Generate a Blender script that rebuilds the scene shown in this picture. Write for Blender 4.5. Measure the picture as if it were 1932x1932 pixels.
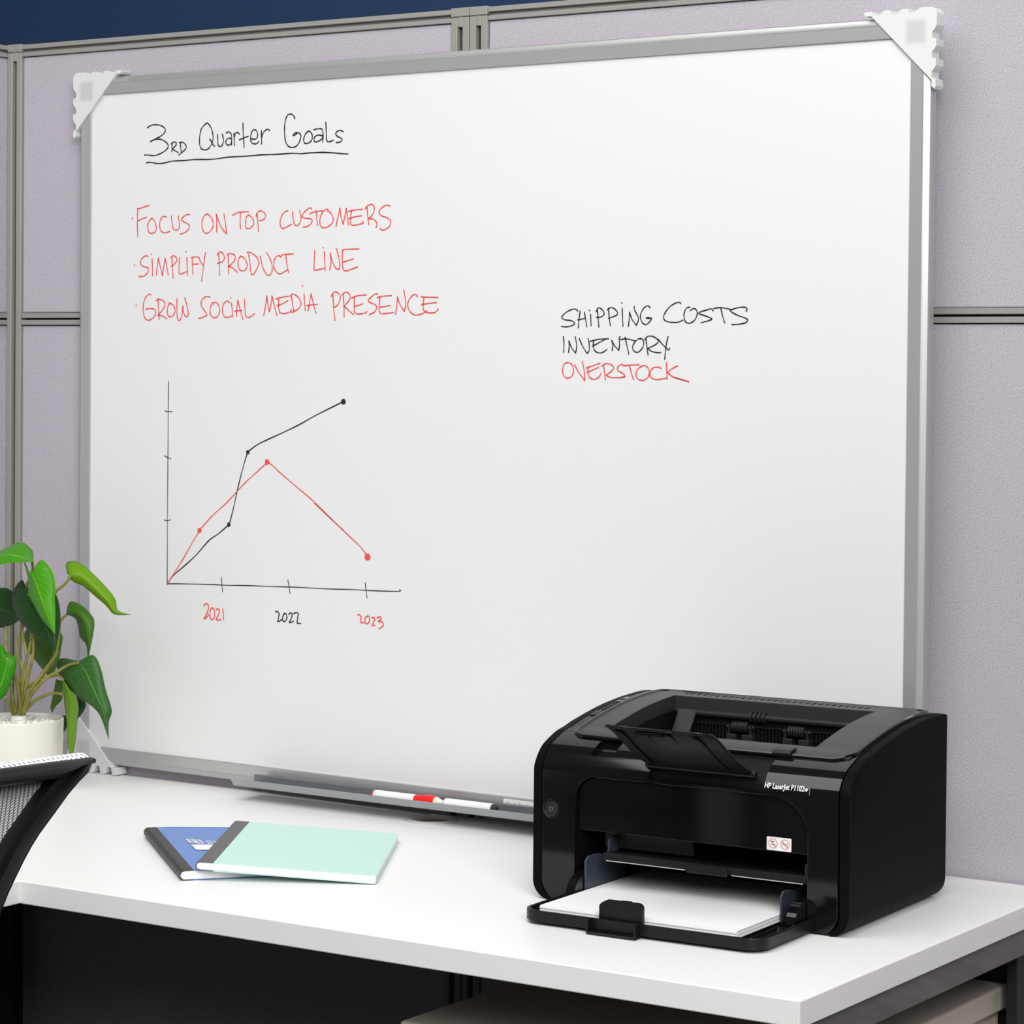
import bpy, bmesh, math, random
from mathutils import Vector, Matrix, Euler
from mathutils.geometry import tessellate_polygon
random.seed(7)
for o in list(bpy.data.objects): bpy.data.objects.remove(o)
SC = bpy.context.scene
COL = SC.collection

# ------------------------------------------------------------------ camera, world, lights, exposure
cam_d = bpy.data.cameras.new('camera'); cam = bpy.data.objects.new('camera', cam_d); COL.objects.link(cam)
_r = Vector((0.834271310757924, 0.5512787689547606, 0.009115862327778952))
_d = Vector((0.02142821034099325, -0.015898171223811583, -0.9996439766003297))
_f = Vector((-0.5509375752731316, 0.8341696272650198, -0.025076305563229633))
cam.matrix_world = Matrix(((_r.x, -_d.x, -_f.x, 2.56), (_r.y, -_d.y, -_f.y, -2.6405), (_r.z, -_d.z, -_f.z, 1.285), (0, 0, 0, 1)))
cam_d.sensor_width = 36; cam_d.lens = 4976.442 / 1932 * 36; cam_d.shift_y = -(966 - 819.632) / 1932
cam_d.clip_start = .05
SC.camera = cam

w = bpy.data.worlds.new('world'); SC.world = w; w.use_nodes = True
w.node_tree.nodes['Background'].inputs[0].default_value = (.95, .97, 1, 1)
w.node_tree.nodes['Background'].inputs[1].default_value = .10

def area(name, loc, target, sx, sy, power, col=(1, 1, 1)):
    l = bpy.data.lights.new(name, 'AREA'); l.shape = 'RECTANGLE'; l.size = sx; l.size_y = sy; l.energy = power; l.color = col
    o = bpy.data.objects.new(name, l); COL.objects.link(o); o.location = loc
    o.rotation_euler = (Vector(target) - Vector(loc)).to_track_quat('-Z', 'Y').to_euler()
    return o
area('key_softbox', (3.2, -2.65, 2.45), (.85, -.2, 1.0), 1.7, 1.4, 90, (1, .99, .98))
area('overhead_softbox', (1.1, -1.5, 3.0), (1.0, -.35, .8), 2.4, 1.8, 56, (1, .99, .975))
area('added_wall_light', (2.1, .7, 2.9), (1.7, 1.4, 1.9), 1.0, .5, 14)  # added light without a fitting, makes the blue wall brighter to the right

SC.view_settings.view_transform = 'Standard'; SC.view_settings.look = 'None'
SC.view_settings.gamma = 1; SC.view_settings.use_curve_mapping = False
SC.view_settings.exposure = -0.02

# ------------------------------------------------------------------ materials
def srgb(c): return tuple((v / 12.92 if v <= .04045 else ((v + .055) / 1.055) ** 2.4) for v in [x / 255 for x in c])
def mat(name, col, rough=.5, metal=0, spec=.5, sss=0, coat=0):
    m = bpy.data.materials.new(name); m.use_nodes = True
    b = m.node_tree.nodes['Principled BSDF']
    b.inputs['Base Color'].default_value = (*col, 1); b.inputs['Roughness'].default_value = rough
    b.inputs['Metallic'].default_value = metal; b.inputs['Specular IOR Level'].default_value = spec
    b.inputs['Coat Weight'].default_value = coat
    if sss:
        b.inputs['Subsurface Weight'].default_value = sss; b.inputs['Subsurface Radius'].default_value = (.006, .006, .006)
    return m
def nodes(m): return m.node_tree.nodes, m.node_tree.links, m.node_tree.nodes['Principled BSDF']
def noise_col(m, c1, c2, scale=(200, 200, 200), rot=(0, 0, 0), detail=2, bump=0, lo=.35, hi=.65, rough=None, dist=.001, coord='Object'):
    n, l, b = nodes(m)
    tc = n.new('ShaderNodeTexCoord'); mp = n.new('ShaderNodeMapping'); mp2 = n.new('ShaderNodeMapping')
    mp.inputs['Rotation'].default_value = rot; mp2.inputs['Scale'].default_value = scale
    nz = n.new('ShaderNodeTexNoise'); nz.inputs['Scale'].default_value = 1; nz.inputs['Detail'].default_value = detail
    cr = n.new('ShaderNodeValToRGB'); cr.color_ramp.elements[0].position = lo; cr.color_ramp.elements[1].position = hi
    cr.color_ramp.elements[0].color = (*c1, 1); cr.color_ramp.elements[1].color = (*c2, 1)
    l.new(tc.outputs[coord], mp.inputs[0]); l.new(mp.outputs[0], mp2.inputs[0]); l.new(mp2.outputs[0], nz.inputs[0])
    l.new(nz.outputs[0], cr.inputs[0]); l.new(cr.outputs[0], b.inputs['Base Color'])
    if bump:
        bp = n.new('ShaderNodeBump'); bp.inputs['Strength'].default_value = bump; bp.inputs['Distance'].default_value = dist
        l.new(nz.outputs[0], bp.inputs['Height']); l.new(bp.outputs[0], b.inputs['Normal'])
    if rough:
        mr = n.new('ShaderNodeMapRange'); mr.inputs[3].default_value = rough[0]; mr.inputs[4].default_value = rough[1]
        l.new(nz.outputs[0], mr.inputs[0]); l.new(mr.outputs[0], b.inputs['Roughness'])
    return m

def fabric(name, c1, c2, tilt):
    return noise_col(mat(name, c1, .95, spec=.1), c1, c2, (1150, 1150, 560), (0, math.radians(tilt), 0), 2, .35, .28, .72, dist=.0006)
M = {}
M['fabric'] = fabric('lilac_fabric', (.285, .262, .305), (.555, .52, .572), 38)
M['fabric2'] = fabric('lilac_fabric_side', (.285, .262, .305), (.555, .52, .572), -38)
M['blue_wall'] = noise_col(mat('blue_wall', (.04, .1, .25), .9, spec=.1), (.030, .066, .150), (.040, .086, .190), (500, 500, 500), detail=2, bump=.1)
M['carpet'] = noise_col(mat('carpet', (.02, .02, .022), .95, spec=.1), (.012, .012, .013), (.03, .03, .033), (300, 300, 300), bump=.5)
M['taupe'] = noise_col(mat('taupe_metal', (.3, .28, .25), .45), (.255, .243, .222), (.300, .287, .264), (1500, 1500, 1500))
M['groove'] = mat('dark_groove', (.05, .042, .036), .6)
M['laminate'] = noise_col(mat('white_laminate', (.8, .8, .79), .42, spec=.16), (.815, .812, .803), (.83, .827, .818), (300, 300, 300), rough=(.34, .42))
M['edge'] = noise_col(mat('laminate_edge', (.7, .69, .67), .45), (.83, .815, .795), (.88, .87, .855), (8, 8, 60), detail=5, lo=.3, hi=.8)
M['apron'] = noise_col(mat('scuffed_grey_metal', (.12, .11, .1), .4), (.085, .078, .072), (.15, .138, .128), (60, 9, 90), (math.radians(18), 0, 0), 6, .05, .3, .75)
M['cream'] = mat('cream_metal', (.52, .47, .40), .5)
M['black_metal'] = mat('black_metal', (.012, .012, .013), .5)
M['board'] = mat('board_white', (.725, .728, .727), .22, spec=.4)
def alu(name, base, metal, rough):
    m = mat(name, base, rough, metal)
    return noise_col(m, tuple(c * .94 for c in base), base, (40, 2500, 2500), detail=2, bump=.02)
M['alu'] = alu('brushed_aluminium', (.50, .51, .505), .55, .36)
M['alu_shaded'] = alu('shaded_aluminium', (.17, .18, .195), .5, .35)  # tray aluminium again, its shade and dark reflection put into the base colour
M['lip'] = alu('tray_aluminium', (.40, .42, .43), .6, .4)
M['ink_k'] = mat('black_ink', (.018, .013, .011), .35)
M['ink_r'] = mat('red_ink', (.76, .075, .065), .4)
M['white_plastic'] = mat('white_plastic', (.83, .83, .82), .35)
M['red_plastic'] = mat('red_plastic', (.80, .012, .006), .3)
M['cream_tip'] = mat('cream_tip', (.75, .70, .60), .5)
M['black_plastic'] = mat('black_plastic', (.012, .012, .013), .35)
M['paper'] = mat('paper', (.86, .86, .88), .7)
M['gloss'] = mat('gloss_black', (.004, .004, .0045), .08, spec=.42)
M['matte'] = noise_col(mat('textured_black', (.022, .023, .025), .42), (.019, .020, .022), (.024, .025, .027), (2500, 2500, 2500), bump=.08, dist=.0003)
M['satin'] = noise_col(mat('satin_black', (.006, .006, .006), .36, spec=.28), (.0052, .005, .0048), (.0064, .0062, .006), (2500, 2500, 2500), bump=.05, dist=.0003)
M['dark'] = mat('dark_interior', (.003, .003, .0035), .6, spec=.2)
M['side'] = noise_col(mat('side_black', (.004, .004, .004), .52, spec=.04), (.0034, .0033, .0031), (.0044, .0042, .0040), (2500, 2500, 2500), bump=.04, dist=.0003)
M['ribs'] = mat('interior_ribs', (.006, .006, .007), .45, spec=.3)
M['guide'] = mat('guide_blue_grey', (.035, .045, .06), .4)
M['mid_grey'] = mat('dark_grey_plastic', (.016, .016, .016), .42, spec=.3)
M['chrome'] = mat('grey_metal_ring', (.58, .58, .57), .35, .35)
M['brown'] = mat('grommet_hole', (.26, .20, .16), .8)
M['text_white'] = mat('text_white', (.85, .85, .82), .5)
M['grey_print'] = mat('grey_print', (.42, .42, .44), .5)
M['sym_grey'] = mat('symbol_grey', (.2, .2, .2), .4)
M['sym_red'] = mat('symbol_red', (.62, .13, .10), .5)
M['sym_dim'] = mat('symbol_dim_red', (.22, .08, .06), .5)
M['nb_blue'] = mat('blue_cover', (.075, .20, .56), .35)
M['nb_mint'] = mat('mint_cover', (.50, .755, .69), .4)
M['nb_edge'] = mat('mint_edge', (.12, .55, .42), .5)
M['tape'] = noise_col(mat('black_tape', (.03, .03, .03), .5), (.022, .021, .021), (.04, .039, .039), (900, 900, 900), bump=.1)
M['tape2'] = noise_col(mat('grey_tape', (.07, .07, .07), .45), (.065, .064, .063), (.085, .084, .083), (900, 900, 900), bump=.05)
M['pot'] = mat('cream_ceramic', (.73, .715, .645), .35)
M['pebble'] = mat('pebble', (.82, .81, .73), .45, sss=.1)
M['stem'] = noise_col(mat('stem_green', (.22, .22, .04), .5), (.17, .165, .025), (.27, .26, .055), (60, 60, 60))
M['chair_black'] = mat('chair_black', (.006, .006, .006), .42, spec=.3)
M['seat_fabric'] = mat('seat_fabric', (.015, .015, .016), .9)

def leaf_mat(name, c1, c2, vein):
    m = mat(name, c1, .42, spec=.22); n, l, b = nodes(m)
    uv = n.new('ShaderNodeUVMap'); sx = n.new('ShaderNodeSeparateXYZ'); l.new(uv.outputs[0], sx.inputs[0])
    def mth(op, a, bb=None):
        q = n.new('ShaderNodeMath'); q.operation = op
        for i, v in enumerate((a, bb)):
            if v is None: continue
            if isinstance(v, (int, float)): q.inputs[i].default_value = v
            else: l.new(v, q.inputs[i])
        return q.outputs[0]
    au = mth('ABSOLUTE', mth('SUBTRACT', sx.outputs[0], .5))
    mid = mth('LESS_THAN', au, .014)
    ph = mth('SUBTRACT', mth('MULTIPLY', sx.outputs[1], 9), mth('MULTIPLY', au, 6))
    side = mth('LESS_THAN', mth('FRACT', ph), .07)
    veins = mth('MAXIMUM', mid, mth('MULTIPLY', side, .35))
    rim = mth('MULTIPLY', mth('GREATER_THAN', au, .475), .5)
    fac = mth('MAXIMUM', veins, rim)
    nz = n.new('ShaderNodeTexNoise'); nz.inputs['Scale'].default_value = 35
    mx0 = n.new('ShaderNodeMix'); mx0.data_type = 'RGBA'; mx0.inputs[6].default_value = (*c1, 1); mx0.inputs[7].default_value = (*c2, 1)
    l.new(nz.outputs[0], mx0.inputs[0])
    mx = n.new('ShaderNodeMix'); mx.data_type = 'RGBA'; mx.inputs[7].default_value = (*vein, 1)
    l.new(fac, mx.inputs[0]); l.new(mx0.outputs[2], mx.inputs[6]); l.new(mx.outputs[2], b.inputs['Base Color'])
    b.inputs['Transmission Weight'].default_value = 0
    return m
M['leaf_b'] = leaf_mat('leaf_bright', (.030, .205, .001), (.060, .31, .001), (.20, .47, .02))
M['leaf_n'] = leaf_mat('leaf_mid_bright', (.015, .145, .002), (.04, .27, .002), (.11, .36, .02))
M['leaf_d'] = leaf_mat('leaf_dark', (.006, .036, .004), (.012, .062, .007), (.03, .11, .018))  # dark green, with the shade of leaves in front mixed into it
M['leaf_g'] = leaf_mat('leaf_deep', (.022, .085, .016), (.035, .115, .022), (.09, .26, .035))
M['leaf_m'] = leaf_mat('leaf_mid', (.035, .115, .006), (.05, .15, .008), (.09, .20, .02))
M['leaf_y'] = leaf_mat('leaf_yellow', (.085, .225, .001), (.15, .32, .001), (.085, .20, .003))

def cap_mat():
    m = mat('translucent_plastic', (.80, .81, .80), .4, sss=.15); n, l, b = nodes(m)
    tc = n.new('ShaderNodeTexCoord'); sx = n.new('ShaderNodeSeparateXYZ'); l.new(tc.outputs['Object'], sx.inputs[0])
    def box(out, c, h):
        a = n.new('ShaderNodeMath'); a.operation = 'SUBTRACT'; l.new(out, a.inputs[0]); a.inputs[1].default_value = c
        a2 = n.new('ShaderNodeMath'); a2.operation = 'ABSOLUTE'; l.new(a.outputs[0], a2.inputs[0])
        r = n.new('ShaderNodeMapRange'); r.inputs[1].default_value = h - .003; r.inputs[2].default_value = h + .003
        r.inputs[3].default_value = 1; r.inputs[4].default_value = 0; l.new(a2.outputs[0], r.inputs[0]); return r.outputs[0]
    mu = n.new('ShaderNodeMath'); mu.operation = 'MULTIPLY'
    l.new(box(sx.outputs[0], .0165, .0115), mu.inputs[0]); l.new(box(sx.outputs[2], .0175, .0125), mu.inputs[1])
    mx = n.new('ShaderNodeMix'); mx.data_type = 'RGBA'; mx.inputs[6].default_value = (.66, .67, .665, 1); mx.inputs[7].default_value = (.52, .53, .545, 1)
    l.new(mu.outputs[0], mx.inputs[0]); l.new(mx.outputs[2], b.inputs['Base Color']); return m
M['cap'] = cap_mat()

def mesh_weave(name):
    m = mat(name, (.5, .5, .5), .8, spec=.2); n, l, b = nodes(m)
    tc = n.new('ShaderNodeTexCoord'); mp = n.new('ShaderNodeMapping'); l.new(tc.outputs['Object'], mp.inputs[0])
    # object coords: y across, z up -> slanted white threads in columns
    sx = n.new('ShaderNodeSeparateXYZ'); l.new(mp.outputs[0], sx.inputs[0])
    def mth(op, a, bb=None):
        q = n.new('ShaderNodeMath'); q.operation = op
        for i, v in enumerate((a, bb)):
            if v is None: continue
            if isinstance(v, (int, float)): q.inputs[i].default_value = v
            else: l.new(v, q.inputs[i])
        return q.outputs[0]
    u = mth('MULTIPLY', mth('ADD', sx.outputs[1], mth('MULTIPLY', sx.outputs[2], -.28)), 1 / .0046)
    fu = mth('FRACT', u)
    v = mth('ADD', mth('MULTIPLY', sx.outputs[2], 1 / .0025), mth('MULTIPLY', fu, -1.1))
    fv = mth('FRACT', v)
    inu = mth('LESS_THAN', mth('ABSOLUTE', mth('SUBTRACT', fu, .5)), .34)
    inv = mth('LESS_THAN', mth('ABSOLUTE', mth('SUBTRACT', fv, .5)), .30)
    t = mth('MULTIPLY', inu, inv)
    mx = n.new('ShaderNodeMix'); mx.data_type = 'RGBA'; mx.inputs[6].default_value = (.16, .155, .16, 1); mx.inputs[7].default_value = (.80, .79, .77, 1)
    l.new(t, mx.inputs[0]); l.new(mx.outputs[2], b.inputs['Base Color']); return m
M['weave'] = mesh_weave('white_mesh')
def wrap_weave(name):
    m = mat(name, (.8, .8, .84), .7, spec=.2); n, l, b = nodes(m)
    tc = n.new('ShaderNodeTexCoord'); sx = n.new('ShaderNodeSeparateXYZ'); l.new(tc.outputs['Object'], sx.inputs[0])
    vo = n.new('ShaderNodeTexBrick'); mp = n.new('ShaderNodeMapping'); mp.inputs['Rotation'].default_value = (math.radians(0), 0, 0)
    cx = n.new('ShaderNodeCombineXYZ')
    def mth(op, a, bb=None):
        q = n.new('ShaderNodeMath'); q.operation = op
        for i, v in enumerate((a, bb)):
            if v is None: continue
            if isinstance(v, (int, float)): q.inputs[i].default_value = v
            else: l.new(v, q.inputs[i])
        return q.outputs[0]
    n.remove(vo); n.remove(mp); n.remove(cx)
    h = mth('SUBTRACT', sx.outputs[2], mth('MULTIPLY', sx.outputs[0], .8))
    u = mth('FRACT', mth('ADD', mth('MULTIPLY', sx.outputs[1], 1 / .0062), mth('MULTIPLY', h, 90)))
    vv = mth('FRACT', mth('MULTIPLY', h, 1 / .0052))
    hole = mth('MULTIPLY', mth('LESS_THAN', u, .27), mth('LESS_THAN', vv, .62))
    mx = n.new('ShaderNodeMix'); mx.data_type = 'RGBA'; mx.inputs[6].default_value = (.80, .80, .86, 1); mx.inputs[7].default_value = (.03, .03, .05, 1)
    l.new(hole, mx.inputs[0]); l.new(mx.outputs[2], b.inputs['Base Color']); return m
M['wrap'] = wrap_weave('white_mesh_wrap')

# ------------------------------------------------------------------ mesh helpers
def emit(name, bm, m, parent=None, bevel=0, seg=2, smooth=False, loc=None, kind=None):
    bmesh.ops.recalc_face_normals(bm, faces=bm.faces)
    me = bpy.data.meshes.new(name); bm.to_mesh(me); bm.free()
    me.materials.append(M[m] if isinstance(m, str) else m)
    if smooth:
        for p in me.polygons: p.use_smooth = True
        if smooth != 'all': me.set_sharp_from_angle(angle=math.radians(35))
    o = bpy.data.objects.new(name, me); COL.objects.link(o)
    if parent: o.parent = parent
    if loc: o.location = loc
    if bevel:
        b = o.modifiers.new('bevel', 'BEVEL'); b.width = bevel; b.segments = seg; b.limit_method = 'ANGLE'; b.angle_limit = math.radians(38)
        b.harden_normals = False
    if kind: o['kind'] = kind
    return o
def thing(name, label, cat, loc=(0, 0, 0), rz=0, group=None):
    o = bpy.data.objects.new(name, None); COL.objects.link(o); o.location = loc; o.rotation_euler = (0, 0, rz)
    o.empty_display_size = .05
    o['label'] = label; o['category'] = cat
    if group: o['group'] = group
    return o
def tag(o, label, cat, group=None):
    o['label'] = label; o['category'] = cat
    if group: o['group'] = group
    return o
def B(): return bmesh.new()
def box(bm, x0, x1, y0, y1, z0, z1):
    v = [bm.verts.new(p) for p in ((x0, y0, z0), (x1, y0, z0), (x1, y1, z0), (x0, y1, z0), (x0, y0, z1), (x1, y0, z1), (x1, y1, z1), (x0, y1, z1))]
    for f in ((0, 3, 2, 1), (4, 5, 6, 7), (0, 1, 5, 4), (1, 2, 6, 5), (2, 3, 7, 6), (3, 0, 4, 7)): bm.faces.new([v[i] for i in f])
    return v
def prism(bm, pts, axis, a, b):
    """extrude a 2-D polygon along an axis: axis x -> pts are (y,z); y -> (x,z); z -> (x,y)"""
    def mk(p, t):
        return {'x': (t, p[0], p[1]), 'y': (p[0], t, p[1]), 'z': (p[0], p[1], t)}[axis]
    cl = []
    for p in pts:
        if not cl or (abs(p[0] - cl[-1][0]) + abs(p[1] - cl[-1][1])) > 1e-6: cl.append(p)
    if abs(cl[0][0] - cl[-1][0]) + abs(cl[0][1] - cl[-1][1]) < 1e-6: cl.pop()
    pts = cl; n = len(pts)
    A = [bm.verts.new(mk(p, a)) for p in pts]; Bv = [bm.verts.new(mk(p, b)) for p in pts]
    for i, j, k in tessellate_polygon([[Vector((p[0], p[1], 0)) for p in pts]]):
        bm.faces.new((A[i], A[j], A[k])); bm.faces.new((Bv[k], Bv[j], Bv[i]))
    for i in range(n): bm.faces.new((A[i], Bv[i], Bv[(i + 1) % n], A[(i + 1) % n]))
def cyl(bm, p0, p1, r0, r1=None, seg=24, caps=True):
    tube(bm, [p0, p1], [r0, r0 if r1 is None else r1], seg, caps)
def tube(bm, pts, rad, seg=10, caps=True):
    pts = [Vector(p) for p in pts]; n = len(pts)
    if not isinstance(rad, (list, tuple)): rad = [rad] * n
    rings = []; up = Vector((.13, .21, .97)); prev = None
    for i, p in enumerate(pts):
        t = (pts[min(i + 1, n - 1)] - pts[max(i - 1, 0)]).normalized()
        if prev is None:
            a = t.cross(up)
            if a.length < 1e-3: a = t.cross(Vector((1, 0, 0)))
        else: a = prev - t * prev.dot(t)
        a.normalize(); b = t.cross(a); prev = a
        rings.append([bm.verts.new(p + (a * math.cos(2 * math.pi * k / seg) + b * math.sin(2 * math.pi * k / seg)) * rad[i]) for k in range(seg)])
    for i in range(n - 1):
        for k in range(seg): bm.faces.new((rings[i][k], rings[i][(k + 1) % seg], rings[i + 1][(k + 1) % seg], rings[i + 1][k]))
    if caps: bm.faces.new(rings[0][::-1]); bm.faces.new(rings[-1])
def lathe(bm, prof, seg=48, cx=0, cy=0):
    rings = [[bm.verts.new((cx + r * math.cos(2 * math.pi * k / seg), cy + r * math.sin(2 * math.pi * k / seg), z)) for k in range(seg)] for r, z in prof]
    for i in range(len(prof) - 1):
        for k in range(seg): bm.faces.new((rings[i][k], rings[i][(k + 1) % seg], rings[i + 1][(k + 1) % seg], rings[i + 1][k]))
    return rings
def smooth_curve(pts, per=4):
    pts = [Vector(p) for p in pts]
    if len(pts) < 3: return pts
    out = []
    for i in range(len(pts) - 1):
        p0 = pts[max(i - 1, 0)]; p1 = pts[i]; p2 = pts[i + 1]; p3 = pts[min(i + 2, len(pts) - 1)]
        for k in range(per):
            t = k / per
            out.append(.5 * ((2 * p1) + (p2 - p0) * t + (2 * p0 - 5 * p1 + 4 * p2 - p3) * t * t + (3 * p1 - p0 - 3 * p2 + p3) * t ** 3))
    out.append(pts[-1]); return out
def arc(cx, cy, r, a0, a1, n=8, ry=None):
    ry = r if ry is None else ry
    return [(cx + r * math.cos(math.radians(a0 + (a1 - a0) * i / n)), cy + ry * math.sin(math.radians(a0 + (a1 - a0) * i / n))) for i in range(n + 1)]
def rrect(x0, x1, y0, y1, r, n=6):
    return arc(x1 - r, y1 - r, r, 0, 90, n) + arc(x0 + r, y1 - r, r, 90, 180, n) + arc(x0 + r, y0 + r, r, 180, 270, n) + arc(x1 - r, y0 + r, r, 270, 360, n)
def text_mesh(name, s, size, m, parent, mw, extrude=.0001, offset=0.0, sx=1):
    """lettering built as a solid mesh; mw = local placement matrix"""
    c = bpy.data.curves.new(name, 'FONT'); c.body = s; c.size = size; c.extrude = extrude; c.offset = offset; c.resolution_u = 3
    t = bpy.data.objects.new(name + '_src', c); COL.objects.link(t)
    dg = bpy.context.evaluated_depsgraph_get(); me = bpy.data.meshes.new_from_object(t.evaluated_get(dg))
    bpy.data.objects.remove(t); bpy.data.curves.remove(c)
    me.name = name; me.transform(Matrix.Diagonal((sx, 1, 1, 1))); me.transform(mw); me.materials.clear(); me.materials.append(M[m])
    o = bpy.data.objects.new(name, me); COL.objects.link(o); o.parent = parent
    return o
FRONT = Matrix(((1, 0, 0, 0), (0, 0, -1, 0), (0, 1, 0, 0), (0, 0, 0, 1)))   # text in the XZ plane, facing -y

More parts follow.
